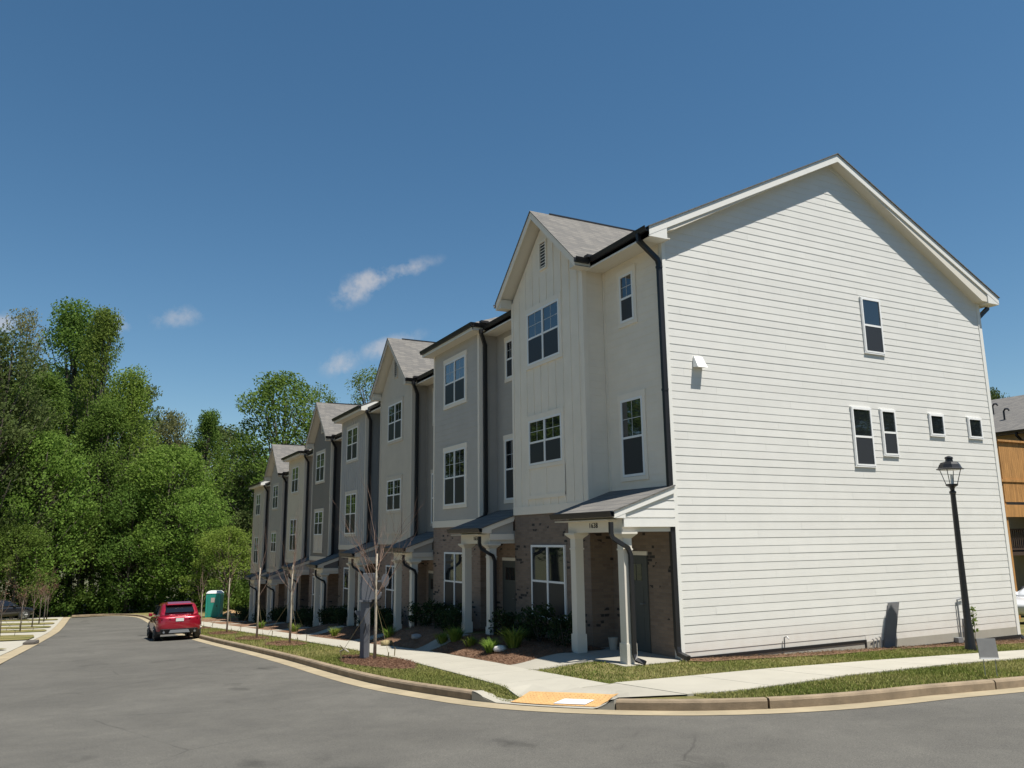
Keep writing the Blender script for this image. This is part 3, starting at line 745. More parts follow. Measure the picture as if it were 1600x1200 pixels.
def _dk(c, q): return tuple(min(.84, v*q*w) for v, w in zip(c, (1.07, 1.0, .945)))
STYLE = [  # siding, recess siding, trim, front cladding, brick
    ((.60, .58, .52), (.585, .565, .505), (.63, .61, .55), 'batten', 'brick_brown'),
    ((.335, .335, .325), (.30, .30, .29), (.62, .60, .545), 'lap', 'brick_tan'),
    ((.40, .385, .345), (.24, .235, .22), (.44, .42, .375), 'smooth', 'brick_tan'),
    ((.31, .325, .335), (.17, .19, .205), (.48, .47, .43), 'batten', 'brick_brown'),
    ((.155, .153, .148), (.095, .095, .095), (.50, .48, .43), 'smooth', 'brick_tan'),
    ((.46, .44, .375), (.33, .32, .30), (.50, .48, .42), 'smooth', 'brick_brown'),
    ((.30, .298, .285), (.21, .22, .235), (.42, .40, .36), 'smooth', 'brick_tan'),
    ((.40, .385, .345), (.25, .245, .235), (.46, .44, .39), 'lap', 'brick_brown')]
LABELS = ['cream end townhouse with wide white lap sided gable wall facing the corner', 'medium grey lap sided townhouse directly behind the cream end house',
          'taupe townhouse with pointed front gable, third from the corner', 'blue grey townhouse with vertical battens and flat eave, fourth from the corner',
          'dark charcoal townhouse with front gable in the middle of the row', 'tan townhouse with flat eave just past the charcoal one',
          'small looking grey townhouse with the last front gable of the row', 'pale far end townhouse beside the woods, last in the row']
def townhouse(k, spec, style, label):
    kind, Y0, Y1, Y2, WA, WB, ZB = spec
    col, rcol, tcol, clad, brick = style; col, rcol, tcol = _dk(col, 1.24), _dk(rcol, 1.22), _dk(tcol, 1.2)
    T = thing('townhouse', label, 'townhouse', (0, Y0, ZB), group='row of attached townhouses')
    y1, U, wa, wb = Y1-Y0, Y2-Y0, WA-Y0, WB-Y0; yc = (y1+U)/2
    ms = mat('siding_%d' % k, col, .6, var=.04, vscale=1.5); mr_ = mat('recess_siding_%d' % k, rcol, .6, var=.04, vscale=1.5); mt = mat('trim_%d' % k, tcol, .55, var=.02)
    near = k < 2
    first = k == 0
    # brick ground floor -------------------------------------------------
    b = MB(); b.box(-P_BAY+.012, .3, y1+.012, U, -.4, 3.12); b.build('bay_brick', brick, T)
    b = MB(); b.box(.004, .4, .08 if first else 0.0, y1+.02, -.4, 3.4); b.build('porch_brick', brick, T)
    # upper wall shells --------------------------------------------------
    ztop = 9.16
    b = MB()
    if kind == 'A':
        poly = [(y1, 3.1), (U, 3.1), (U, ztop), (yc, ztop+(U-y1)/2*.932+.06), (y1, ztop)]
        b.prism(poly, -P_BAY, .2, 'x')
    else: b.box(-P_BAY, .2, y1, U, 3.1, ztop)
    bay = b.build('bay_wall', ms, T)
    b = MB(); b.box(0, .2, 0, y1+.05, 3.4, ztop); rec = b.build('recess_wall', mr_, T)
    # cladding
    if clad == 'lap': lap(bay, 'X', -P_BAY, y1+.09, U-.09, 3.31, ztop-.05, ms, near)
    if clad == 'batten':
        sp = .39 if k == 0 else .3; n = int((U-y1)/sp)
        for i in range(1, n+1):
            y = U-.13-i*sp+.06
            if y < y1+.16: continue
            roof_z = ztop+((U-y1)/2-abs(y-yc))*.932-.05 if kind == 'A' else ztop-.05
            spans = [(3.3, roof_z)]
            if wb-.13 < y < wa+.13: spans = [(3.3, 3.5 if kind == 'A' else 3.64), (5.74, 7.0), (8.76, roof_z)]
            if kind == 'A' and abs(y-yc) < .30: spans = spans[:-1]+[(spans[-1][0], 9.50)]
            for za, zc in spans:
                if zc-za < .05: continue
                b = MB(); b.box(-P_BAY-.019, -P_BAY+.001, y-.026, y+.026, za, zc); b.build('batten', ms, bay)
    # side of the bay and recess wall
    if near or k < 3:
        lap(bay, 'Y', y1, -P_BAY+.10, -.03, 3.2, ztop-.06, mr_ if k else ms, near)
        lap(rec, 'X', 0.0, .10 if first else .0, y1-.03, 3.46, ztop-.06, mr_, near)
    else:
        lap(rec, 'X', 0.0, .0, y1-.03, 3.46, ztop-.06, mr_, False)
        b = MB(); b.box(-P_BAY+.1, -.03, y1-.012, y1+.001, 3.2, ztop-.06); b.build('bay_side', mr_, bay)
    # corner boards and band
    b = MB(); b.box(-P_BAY-.022, -P_BAY+.10, y1-.022, y1+.10, 3.3, ztop); b.build('corner_board', mt, T)
    b = MB(); b.box(-P_BAY-.022, -P_BAY+.02, U-.10, U, 3.3, ztop); b.build('corner_board', mt, T)
    b = MB(); b.box(-.02, .02, y1-.08, y1-.001, 3.5, ztop); b.build('corner_board', mr_, T)
    b = MB(); b.box(-P_BAY-.03, -P_BAY+.2, y1-.03, U+.0, 3.08, 3.3); b.build('band_board', mt, T)
    # windows
    z2 = 4.372 if kind == 'A' else 3.776
    window(T, 'X', -P_BAY, wb, wa, 7.12, 8.603, 2, trim_mat=mt); window(T, 'X', -P_BAY, wb, wa, z2, 5.579, 2, trim_mat=mt, sill=.1)
    window(T, 'X', -P_BAY+.012, wb, wa, .452, 2.28, 2, trim=0, grid=False, brick=True)
    if kind == 'A':
        b = MB(); b.box(-P_BAY-.012, -P_BAY+.001, wb-.1, wa+.1, 3.52, 4.28); pn = b.build('apron_panel', mt, T)
        f = MB(); f.box(-P_BAY-.032, -P_BAY, wb-.1, wb, 3.52, 4.27); f.box(-P_BAY-.032, -P_BAY, wa, wa+.1, 3.52, 4.27); f.box(-P_BAY-.034, -P_BAY, wb-.1, wa+.1, 3.47, 3.58); f.box(-P_BAY-.03, -P_BAY, (wa+wb)/2-.04, (wa+wb)/2+.04, 3.57, 4.27)
        f.build('panel_frame', mt, pn)
        # louvred vent
        v = MB(); vw, v0, v1 = .20, 9.64, 10.46; c = yc
        for y_a, y_b, za, zc in ((c-vw, c-vw+.05, v0, v1), (c+vw-.05, c+vw, v0, v1), (c-vw+.05, c+vw-.05, v0, v0+.05), (c-vw+.05, c+vw-.05, v1-.05, v1)): v.box(-P_BAY-.045, -P_BAY, y_a, y_b, za, zc)
        vent = v.build('gable_vent', mt, T)
        h = MB(); h.box(-P_BAY-.006, -P_BAY+.001, c-vw+.05, c+vw-.05, v0+.05, v1-.05); h.build('vent_hole', 'black_paint', vent)
        for i in range(8):
            z = v0+.075+i*.087; s = MB(); s.hexa([(-P_BAY-.042, c-vw+.05, z), (-P_BAY-.008, c-vw+.05, z+.045), (-P_BAY-.008, c+vw-.05, z+.045), (-P_BAY-.042, c+vw-.05, z), (-P_BAY-.042, c-vw+.05, z+.012), (-P_BAY-.008, c-vw+.05, z+.057), (-P_BAY-.008, c+vw-.05, z+.057), (-P_BAY-.042, c+vw-.05, z+.012)]); s.build('slat', mt, vent)
    if y1 > 2:
        window(T, 'X', 0.0, 1.084/2.386*y1, 1.629/2.386*y1, 7.508, 8.694, 1, trim_mat=mt); window(T, 'X', 0.0, .912/2.386*y1, 1.764/2.386*y1, 3.826, 5.643, 1, trim_mat=mt)
    # main roof -----------------------------------------------------------
    ov = -.30 if first else -.02
    th = .2
    b = MB(); b.prism([(X_EAVE, Z_EAVE-.02), (X_RIDGE, Z_RIDGE-.02), (W_HOUSE-X_EAVE, Z_EAVE-.02), (W_HOUSE-X_EAVE, Z_EAVE-th), (W_HOUSE-.2, Z_EAVE-th), (X_RIDGE, Z_RIDGE-th), (.2, Z_EAVE-th+SLOPE*.5), (X_EAVE, Z_EAVE-th)], ov+.03, U, 'y')
    roof = b.build('roof', 'soffit', T)
    b = MB(); e = .03
    b.prism([(X_EAVE-e, Z_EAVE-e*SLOPE), (X_RIDGE, Z_RIDGE), (W_HOUSE-X_EAVE+e, Z_EAVE-e*SLOPE), (W_HOUSE-X_EAVE+e, Z_EAVE-e*SLOPE-.02), (X_RIDGE, Z_RIDGE-.022), (X_EAVE-e, Z_EAVE-e*SLOPE-.022)], ov-.03 if first else ov, U, 'y')
    b.build('roof_shingles', 'shingle', roof)
    b = MB(); b.box(X_EAVE, X_EAVE+.025, ov+.03, y1, Z_EAVE-.24, Z_EAVE-.03); b.build('fascia', 'trim_white', roof)
    b = MB(); b.box(X_EAVE+.02, .05, ov+.03, U, Z_EAVE-.22, Z_EAVE-.195); b.build('soffit_board', 'soffit', roof)
    gy1 = y1-.42 if kind == 'A' else y1-.26
    # bay roof -------------------------------------------------------------
    if kind == 'A':
        xo, hw, zp, ze = -1.0, (U-y1)/2+.28, 11.27, 9.22
        sl_ = (zp-ze)/hw
        for sg in (-1, 1):
            b = MB(); b.prism([(yc, zp), (yc+sg*hw, ze), (yc+sg*hw, ze-.02), (yc, zp-.025)], xo-.025, 3.9, 'x'); b.build('roof_shingles', 'shingle', roof)
            b = MB(); b.prism([(yc, zp-.028), (yc+sg*(hw-.02), ze-.01), (yc+sg*(hw-.02), ze-.13), (yc, zp-.15)], xo+.02, 3.85, 'x'); b.build('roof_deck', 'soffit', roof)
            b = MB(); b.prism([(yc, zp-.03), (yc+sg*hw, ze-.015), (yc+sg*hw, ze-.20), (yc+sg*(hw-.02), ze-.22), (yc, zp-.24)], xo, xo+.025, 'x'); b.build('rake_board', mt, roof)
            b = MB(); b.box(xo+.02, -.2, min(yc+sg*hw, yc+sg*(hw-.30)), max(yc+sg*hw, yc+sg*(hw-.30)), ze-.21, ze-.185); b.build('soffit_board', 'soffit', roof)
            b = MB(); b.box(xo+.02, X_EAVE+.1, min(yc+sg*hw, yc+sg*(hw-.025)), max(yc+sg*hw, yc+sg*(hw-.025)), ze-.2, ze-.02); b.build('fascia', 'trim_white', roof)
            gutter(roof, [((xo-.02, yc+sg*hw, ze-.01), (X_EAVE-.06, yc+sg*hw, ze-.01), (0, sg, 0))])
            # boxed eave return
            b = MB(); b.prism([(yc+sg*hw, ze-.2), (yc+sg*(hw-.28), ze-.2), (yc+sg*(hw-.28), ze+.06)], xo+.03, -P_BAY, 'x'); b.build('eave_return', 'soffit', roof)
        b = MB(); b.box(xo+.6, 3.4, yc-.03, yc+.03, zp-.01, zp+.03); b.build('ridge_vent', 'bronze', roof)
        b = MB(); q = yc-hw-.1; b.box(-.72, -.45, q-.06, q+.10, ze+.0, ze+.07); b.build('splash_guard', 'bronze', roof)
    else:
        xo, ze, z_in = -.98, 9.30, 9.30
        ya, yb = y1-.30, U+.25
        hip = k in (1, 5)
        sl_ = .42; xi = .6
        if hip:
            pts = [(xo, ya, ze), (xo, yb, ze), (xi, yb-.3, ze+sl_*(xi-xo)), (xi, ya+.9, ze+sl_*(xi-xo)), (-.4, ya, ze)]
            b = MB(); t = .025
            b.v = [p for p in pts]+[(p[0], p[1], p[2]-t) for p in pts]
            b.f = [(0, 1, 2, 3), (0, 3, 4), (5, 8, 7, 6), (5, 9, 8), (0, 5, 6, 1), (0, 4, 9, 5)]
            b.build('roof_shingles', 'shingle', roof)
            gutter(roof, [((xo, ya-.10, ze-.01), (xo, yb, ze-.01), (-1, 0, 0)), ((xo-.10, ya, ze-.01), (X_EAVE-.05, ya, ze-.01), (0, -1, 0))])
            b = MB(); b.box(xo, X_EAVE, ya, ya+.025, ze-.2, ze-.02); b.build('fascia', 'trim_white', roof)
            b = MB(); b.box(-.76, -.5, ya-.17, ya-.02, ze+.0, ze+.07); b.build('splash_guard', 'bronze', roof)
        else:
            b = MB(); b.prism([(xo-.02, ze), (xi, ze+sl_*(xi-xo)), (xi, ze+sl_*(xi-xo)-.025), (xo-.02, ze-.025)], ya-.02, yb, 'y'); b.build('roof_shingles', 'shingle', roof)
            b = MB(); b.prism([(xo, ze-.2), (xo, ze-.025), (.2, ze-.025+sl_*(.2-xo)), (.2, ze-.2)], ya, ya+.03, 'y'); b.build('rake_board', 'trim_white', roof)
            gutter(roof, [((xo, ya-.02, ze-.01), (xo, yb, ze-.01), (-1, 0, 0))])
        b = MB(); b.box(xo, xo+.025, ya, yb, ze-.22, ze-.02); b.build('fascia', 'trim_white', roof)
        b = MB(); b.box(xo+.02, .05, ya, yb, ze-.22, ze-.20); b.build('soffit_board', 'soffit', roof)
    gutter(roof, [((X_EAVE, ov+.02, Z_EAVE-.01), (X_EAVE, gy1, Z_EAVE-.01), (-1, 0, 0))])
    # downspouts -----------------------------------------------------------
    if first:
        path = [(X_EAVE-.06, .02, 9.14), (X_EAVE-.06, .02, 8.98), (-.10, .03, 8.62), (-.06, .03, 8.5), (-.06, .03, .22), (-.06, -.02, .08), (-.06, -.3, .03)]
        b = MB(); b.bar(path, .085, .105); ds = b.build('downspout', 'bronze', T)
        for z in (8.42, 5.6, 2.9): s = MB(); s.box(-.12, 0, -.022, .082, z, z+.05); s.build('strap', 'bronze', ds)
        b = MB(); b.box(-.004, .09, -.022, .09, -.1, 9.1); b.build('corner_board', 'trim_white', T)
    else:
        zt = 9.10; xd = -P_BAY+.17
        path = [(-.72, y1-.36, zt), (-.72, y1-.36, zt-.1), (xd, y1-.075, zt-.42), (xd, y1-.075, zt-.55), (xd, y1-.075, 3.5), (xd-.05, y1-.075, 3.36), (xd-.3, y1-.075, 3.25)]
        b = MB(); b.bar(path, .085, .105); ds = b.build('downspout', 'bronze', T)
    # porch ----------------------------------------------------------------
    sy = -.06 if first else .03
    ze, zr, xe = 3.0, 3.54, -1.60; s_ = (zr-ze)/(0-xe)
    b = MB(); b.prism([(xe-.03, ze-.012), (0, zr), (0, zr-.025), (xe-.03, ze-.037)], sy-.03, y1-.02, 'y'); pr_ = b.build('porch_roof', 'shingle', T)
    b = MB(); b.prism([(xe, ze-.04), (0, zr-.028), (0, zr-.12), (xe, ze-.14)], sy, y1-.03, 'y'); b.build('porch_deck', 'soffit', pr_)
    gutter(pr_, [((xe, sy-.03, ze-.02), (xe, y1-.02, ze-.02), (-1, 0, 0))])
    beam_m = mat('beam', (.66, .62, .545), .55)
    b = MB(); b.box(-1.34, -1.12, sy+.07, y1-.24, 2.56, 2.93); bm_ = b.build('porch_beam', beam_m, T)
    b = MB(); b.box(-1.12, .0, sy+.072, sy+.25, 2.562, 2.9); b.build('beam_return', beam_m, bm_)
    b = MB(); b.box(xe+.02, -.01, sy+.27, y1-.04, 2.80, 2.82); b.build('porch_ceiling', 'soffit', T)
    # gable end of the porch roof
    em = 'gable_white' if first else mr_
    x_in = 0.0 if first else -P_BAY
    b = MB(); b.prism([(-1.34, 2.72), (x_in, 2.72), (x_in, zr-.12+s_*x_in), (-1.34, zr-.12+s_*-1.34)], sy+.045, sy+.07, 'y'); ge = b.build('porch_gable', em, T)
    if first:
        z = 2.86
        while z < zr-.2:
            xa = (z-(zr-.13))/s_; xt = (min(z+EXPO, zr-.14)-(zr-.13))/s_; zt = min(z+EXPO, zr-.14)
            c = MB(); c.hexa([(xa, sy+.03, z), (-.0, sy+.03, z), (0, sy+.05, z), (xa, sy+.05, z), (xt, sy+.042, zt), (-.0, sy+.042, zt), (0, sy+.05, zt), (xt, sy+.05, zt)]); c.build('siding_plank', 'gable_white', ge); z = zt+.001
    tm = 'trim_white' if first else mt
    b = MB(); b.prism([(xe+.01, ze-.16), (xe+.01, ze-.03), (x_in, zr-.03+s_*x_in), (x_in, zr-.17+s_*x_in)], sy-.005, sy+.03, 'y'); b.build('rake_board', tm, pr_)
    b = MB(); b.prism([(xe+.01, ze-.16), (xe+.3, ze-.16), (xe+.3, ze-.04)], sy+.0, sy+.06, 'y'); b.build('rake_return', tm, pr_)
    b = MB(); b.box(-1.34, x_in, sy+.01, sy+.068, 2.66, 2.82); b.build('frieze_board', tm, ge)
    for ya, yb in ((sy+.08, sy+.29), (y1-.505, y1-.295)):
        xa, xb = -1.33, -1.12; m_ = .02
        b = MB(); b.box(xa, xb, ya, yb, .34, 2.2); cl_ = b.build('column', beam_m, T)
        q = MB(); q.box(xa-m_, xb+m_, ya-m_, yb+m_, -.12, .36); q.build('column_base', beam_m, cl_)
        q = MB(); q.box(xa-.015, xb+.015, ya-.015, yb+.015, 2.19, 2.225); q.box(xa, xb, ya, yb, 2.2, 2.45)
        q.hexa([(xa, ya, 2.43), (xb, ya, 2.43), (xb, yb, 2.43), (xa, yb, 2.43), (xa-.09, ya-.09, 2.52), (xb+.09, ya-.09, 2.52), (xb+.09, yb+.09, 2.52), (xa-.09, yb+.09, 2.52)]); q.box(xa-.09, xb+.09, ya-.09, yb+.09, 2.52, 2.56)
        q.build('capital', beam_m, cl_)
    b = MB(); b.bar([(-1.66, sy+.02, 2.76), (-1.66, sy+.02, 2.52), (-1.62, sy+.02, 2.44), (-1.40, sy-.02, 2.30), (-1.26, sy+.02, 2.24), (-1.2, sy+.02, 2.1), (-1.2, sy+.02, .16), (-1.2, sy-.04, .06), (-1.12, sy-.22, .02)], .065, .08); b.build('downspout', 'bronze', T)
    if k < 2: digits('1638' if k == 0 else '1636', T, (-1.345, y1*.46 if k == 0 else y1*.42, 2.655), .155)
    b = MB(); b.box(-1.52, .02, -.16 if first else .0, y1+.01, -.3, -.03); b.build('porch_slab', 'concrete', T)
    # front door
    dy0, dy1 = .93/2.386*y1+.12, 1.86/2.386*y1+.12
    if first: dy0, dy1 = 1.06, 1.96
    b = MB(); b.box(-.02, .01, dy0, dy1, -.02, 2.05); d = b.build('front_door', 'door', T)
    for i in range(3):
        w = (dy1-dy0-.3-.06)/3; a = dy0+.15+i*(w+.03); q = MB(); q.box(-.03, -.015, a, a+w, 1.5, 1.86); q.build('door_light', 'glass', d)
    q = MB(); q.box(-.028, -.015, dy0+.12, dy1-.12, .2, .7); q.box(-.028, -.015, dy0+.12, dy1-.12, .8, 1.38); q.build('door_panel', 'door', d)
    q = MB(); q.tube([(-.02, dy0+.08, 1.0), (-.08, dy0+.08, 1.0)], .012); q.tube([(-.08, dy0+.06, 1.0), (-.08, dy0+.18, 1.0)], .011); q.build('handle', 'metal_gray', d)
    q = MB(); q.box(-.03, .01, dy0-.05, dy0-.002, -.02, 2.05); q.box(-.03, .01, dy1+.002, dy1+.05, -.02, 2.05); q.build('door_jamb', 'door', d)
    q = MB(); q.box(-.035, .01, dy0-.06, dy1+.06, 2.052, 2.14); q.build('door_head', mt, d)
    return T, roof
roots = []
for k in range(8): roots.append(townhouse(k, UNITS[k], STYLE[k], LABELS[k]))

# the big side wall of the end house
T0, roof0 = roots[0]
zb_l, zb_r, x_step = .0, -.256, 5.47
b = MB(); b.prism([(0.0, -.45), (W_HOUSE, -.6), (W_HOUSE, Z_EAVE-.1), (X_RIDGE, Z_RIDGE-.26), (0.0, Z_EAVE-.1)], .0, .2, 'y'); side = b.build('side_wall', 'gable_white', T0)
def clipx(z):
    zr = Z_EAVE-.24-SLOPE*X_EAVE
    if z <= zr: return (.09, W_HOUSE-.115)
    dx = (z-zr)/SLOPE; return (max(.09, dx), min(W_HOUSE-.115, W_HOUSE-dx))
z0 = .1-.1778
Mg = Pmap('Y', 0.0)
i = 0; z = .1-2*EXPO
while z < Z_RIDGE-.42:
    zt = z+EXPO; a, c = clipx(z), clipx(zt)
    if z < zb_l-.05: a = (x_step+.05, a[1]); c = (x_step+.05, c[1])
    zlo = z
    # butt joints staggered along the course
    span = a[1]-a[0]; joints = []
    p = a[0]+((i*1.37) % 3.66)
    while p < a[1]-.3:
        if p > a[0]+.3: joints.append(p)
        p += 3.66
    ends = [None]+joints+[None]
    for q0, q1 in zip(ends, ends[1:]):
        xa0 = a[0] if q0 is None else q0+.001; xa1 = a[1] if q1 is None else q1-.001
        xc0 = c[0] if q0 is None else q0+.001; xc1 = c[1] if q1 is None else q1-.001
        if xc1 <= xc0: xc0, xc1 = (xc0+xc1)/2-.005, (xc0+xc1)/2+.005
        if xc1 <= xc0 or xa1 <= xa0: continue
        b = MB(); lo = .0095+rnd.uniform(-.001, .0016)
        b.hexa([Mg(xa0, 0, zlo), Mg(xa1, 0, zlo), Mg(xa1, lo, zlo), Mg(xa0, lo, zlo), Mg(xc0, 0, zt+.004), Mg(xc1, 0, zt+.004), Mg(xc1, .003, zt+.004), Mg(xc0, .003, zt+.004)])
        b.build('siding_plank', 'gable_white', side)
    z = zt; i += 1
b = MB(); b.box(W_HOUSE-.115, W_HOUSE+.02, -.024, .02, -.26, Z_EAVE-.1); b.build('corner_board', 'trim_white', T0)
b = MB(); b.box(.0, x_step, -.03, .01, -.065, -.002+.0); b.box(x_step-.0, x_step+.05, -.03, .01, -.30, -.002); b.box(x_step+.05, W_HOUSE, -.03, .01, -.34, .1-2*EXPO-.002); b.build('base_flashing', 'bronze', side)
b = MB(); b.box(-.02, W_HOUSE+.02, -.012, .01, -.9, -.05); b.build('foundation', 'concrete', side)
# rake boards with a shingle edge standing over them
for sg in (-1, 1):
    def X(d): return X_RIDGE+sg*d
    hx = X_RIDGE-X_EAVE
    b = MB(); b.prism([(X(0), Z_RIDGE-.024), (X(hx), Z_EAVE-.024), (X(hx), Z_EAVE-.215), (X(0), Z_RIDGE-.235)], -.30, -.27, 'y'); b.build('rake_board', 'trim_white', roof0)
    b = MB(); b.prism([(X(hx), Z_EAVE-.03), (X(hx), Z_EAVE-.24), (X(hx-.5), Z_EAVE-.24), (X(hx-.5), Z_EAVE-.03+.2)], -.295, .0, 'y'); b.build('eave_return', 'trim_white', roof0)
    b = MB(); b.prism([(X(0), Z_RIDGE-.2), (X(hx-.3), Z_EAVE-.2+.3*SLOPE), (X(hx-.3), Z_EAVE-.33+.3*SLOPE), (X(0), Z_RIDGE-.33)], -.03, .0, 'y'); b.build('frieze_board', 'gable_white', roof0)
gutter(roof0, [((W_HOUSE-X_EAVE, -.18, Z_EAVE-.01), (W_HOUSE-X_EAVE, 6, Z_EAVE-.01), (1, 0, 0))])
b = MB(); b.bar([(W_HOUSE-X_EAVE+.06, .1, 9.12), (W_HOUSE-X_EAVE+.06, .1, 9.0), (W_HOUSE+.10, .1, 8.65), (W_HOUSE+.07, .1, 8.5), (W_HOUSE+.07, .1, -.25), (W_HOUSE+.2, .0, -.4)], .085, .105); b.build('downspout', 'bronze', T0)
for (a0, a1, z0, z1, rows) in ((6.454, 7.21, 7.078, 8.584, 2), (5.711, 6.441, 4.113, 5.615, 2), (6.791, 7.365, 4.417, 5.618, 2), (8.718, 9.321, 5.021, 5.623, 1), (10.359, 10.969, 5.029, 5.617, 1)):
    window(T0, 'Y', -.012, a0+.02, a1-.02, z0+.02, z1-.02, 1, rows, trim=.02, head=.025, sill=.035, grid=False, trim_mat='vinyl', f=.042)
# dryer hood, utility stub pipes and hose bib on the side wall
b = MB(); b.hexa([(.74, -.02, 6.20), (.98, -.02, 6.20), (.98, -.15, 6.20), (.74, -.15, 6.20), (.76, -.02, 6.42), (.96, -.02, 6.42), (.96, -.05, 6.42), (.76, -.05, 6.42)])
vh = b.build('vent_hood', 'vinyl', T0); b = MB(); b.hexa([(.72, -.02, 6.19), (1.0, -.02, 6.19), (1.0, -.19, 6.17), (.72, -.19, 6.17), (.74, -.02, 6.44), (.98, -.02, 6.44), (.98, -.045, 6.44), (.74, -.045, 6.44)]); bpy.data.objects.remove(vh)
b.build('vent_hood', 'vinyl', T0)
b = MB(); b.hexa([(6.05, -.052, -.27), (6.45, -.052, -.27), (6.45, -.034, -.27), (6.05, -.034, -.27), (6.38, -.046, .80), (6.78, -.046, .80), (6.78, -.028, .80), (6.38, -.028, .80)])  # slanted grey sheet: a cast shadow on the siding, put in as dark colour
tag(b.build('shadow_sheet', mat('shadow_grey', (.15, .15, .155), .75, var=.06, vscale=4)), 'slanted grey sheet standing in for a cast shadow at the foot of the white side wall', 'board')  # filed under board, but no real board: a stand-in for a cast shadow
b = MB(); b.tube([(2.85, -.05, .0), (2.86, -.05, .22), (2.87, -.12, .25), (2.87, -.17, .20)], .014); b.build('hose_bib', 'metal_gray', T0)
b = MB(); b.tube([(9.0, -.05, -.3), (9.0, -.05, .76)], .02); b.tube([(9.0, -.05, .76), (9.25, -.05, .80)], .018); b.box(9.18, 9.3, -.12, -.01, .1, .28); b.box(8.75, 8.95, -.14, -.02, -.28, -.16); b.build('conduit', 'metal_gray', T0)
for i in range(3):
    b = MB(); b.tube([(5.75+i*.12, -.04, -.25), (5.75+i*.12, -.04, -.02+.02*i), (5.68+i*.12, -.06, .0+.02*i)], .012); b.build('stub_pipe', 'metal_gray', T0)

# ------------------------------------------------------------------ foliage
def leaf_cloud(b, c, rad, n, size, r, flat=.8, t0=0.0):
    for _ in range(n):
        while True:
            p = Vector((r.uniform(-1, 1), r.uniform(-1, 1), r.uniform(-1, 1)))
            if p.length < 1: break
        p = Vector((p.x*rad, p.y*rad, p.z*rad*flat)); q = Vector(c)+p
        a = Vector((r.gauss(0, 1), r.gauss(0, 1), r.gauss(0, 1))).normalized(); u = a.orthogonal().normalized(); v = a.cross(u)
        s = size*r.uniform(.6, 1.3); L = s*r.uniform(1.0, 1.7); o = len(b.v)
        b.v += [tuple(q-u*L*.5), tuple(q+v*s*.45), tuple(q+u*L*.5), tuple(q-v*s*.45)]; b.f.append((o, o+1, o+2, o+3))
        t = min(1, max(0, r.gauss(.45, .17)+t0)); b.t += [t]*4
def limbs(b, p, d, L, rad, depth, r, ends, spread=.6, up=.15, seg=5):
    n = 4; path = [p]; rr = [rad]; q = Vector(p); dd = Vector(d)
    for i in range(n):
        dd = (dd+Vector((r.gauss(0, .10), r.gauss(0, .10), r.gauss(up*.3, .06)))).normalized(); q = q+dd*L/n; path.append(q.copy()); rr.append(rad*(1-.62*(i+1)/n))
    b.tube(path, rr, seg)
    if depth == 0: ends.append(q); return
    for k in range(r.choice((2, 3, 3))):
        i = r.choice((2, 3, 4)); nd = (dd+Vector((r.gauss(0, spread), r.gauss(0, spread), r.gauss(up, spread*.5)))).normalized()
        limbs(b, path[i], nd, L*r.uniform(.55, .8), rr[i]*.7, depth-1, r, ends, spread, up, max(4, seg-1))
def make_tree(seed, h, rad, shape, clumps, per, leaf):
    """returns (trunk mesh, crown mesh) for a tree of height h standing at the origin"""
    r = random.Random(seed); tb, cb = MB(), MB(); lean = (r.gauss(0, .02), r.gauss(0, .02))
    path = [(lean[0]*z+math.sin(z*.25+seed)*.12, lean[1]*z+math.cos(z*.2)*.12, z) for z in [h*.92*i/10-.3 for i in range(11)]]
    r0 = h*.0105+.06; tb.tube(path, [r0*(1.25 if i == 0 else 1-.09*i) for i in range(11)], 7)
    lo = {'tall': .25, 'broad': .2, 'airy': .35, 'round': .1, 'pine': .55}[shape]
    for k in range(clumps):
        t = r.random()**(.8 if shape != 'pine' else 1); z = h*(lo+(1-lo)*t)
        if shape == 'tall': w = rad*(.35+.75*math.sin(min(1, (1-t)*1.15+.1)*1.5))*(1-.55*t**3)
        elif shape == 'pine': w = rad*(1-.6*t)*(.6+.5*r.random())
        elif shape == 'round': w = rad*math.sqrt(max(.05, 1-(2*t-.85)**2*.85))
        else: w = rad*math.sqrt(max(.06, 1-(1.75*t-.72)**2))
        a = r.uniform(0, 6.283); q = w*math.sqrt(r.uniform(.12, 1)); sz = rad*r.uniform(.18, .36) if shape != 'airy' else rad*r.uniform(.12, .26)
        zz = min(z, h-sz*.5); c = Vector((math.cos(a)*q, math.sin(a)*q, zz))
        i = min(9, max(2, int((zz/h-.12)*10))); s = Vector(path[i])
        if q > .5 and k % 2 == 0:
            m = s+(c-s)*.5+Vector((0, 0, -.1*q)); tb.tube([s, m, c], [r0*.32*(1-zz/h*.5), r0*.2, .02], 4)
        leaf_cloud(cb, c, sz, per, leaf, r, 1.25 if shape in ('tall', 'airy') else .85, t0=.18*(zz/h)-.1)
    return tb.mesh('trunk', True), cb.mesh('crown')
VAR = {'tall': [make_tree(1, 30, 5, 'tall', 120, 165, .205), make_tree(11, 30, 5, 'tall', 110, 165, .205)],
       'broad': [make_tree(2, 22, 5, 'broad', 110, 170, .19), make_tree(12, 22, 5, 'broad', 95, 170, .19), make_tree(22, 22, 5, 'broad', 100, 170, .19)],
       'airy': [make_tree(3, 26, 4.5, 'airy', 85, 80, .175), make_tree(13, 26, 4.5, 'airy', 76, 80, .175)],
       'round': [make_tree(4, 12, 4, 'round', 100, 165, .15), make_tree(14, 12, 4, 'round', 90, 165, .15)],
       'pine': [make_tree(5, 26, 4, 'pine', 60, 80, .22)]}
VH = {'tall': (30, 5), 'broad': (22, 5), 'airy': (26, 4.5), 'round': (12, 4), 'pine': (26, 4)}
NV = {}
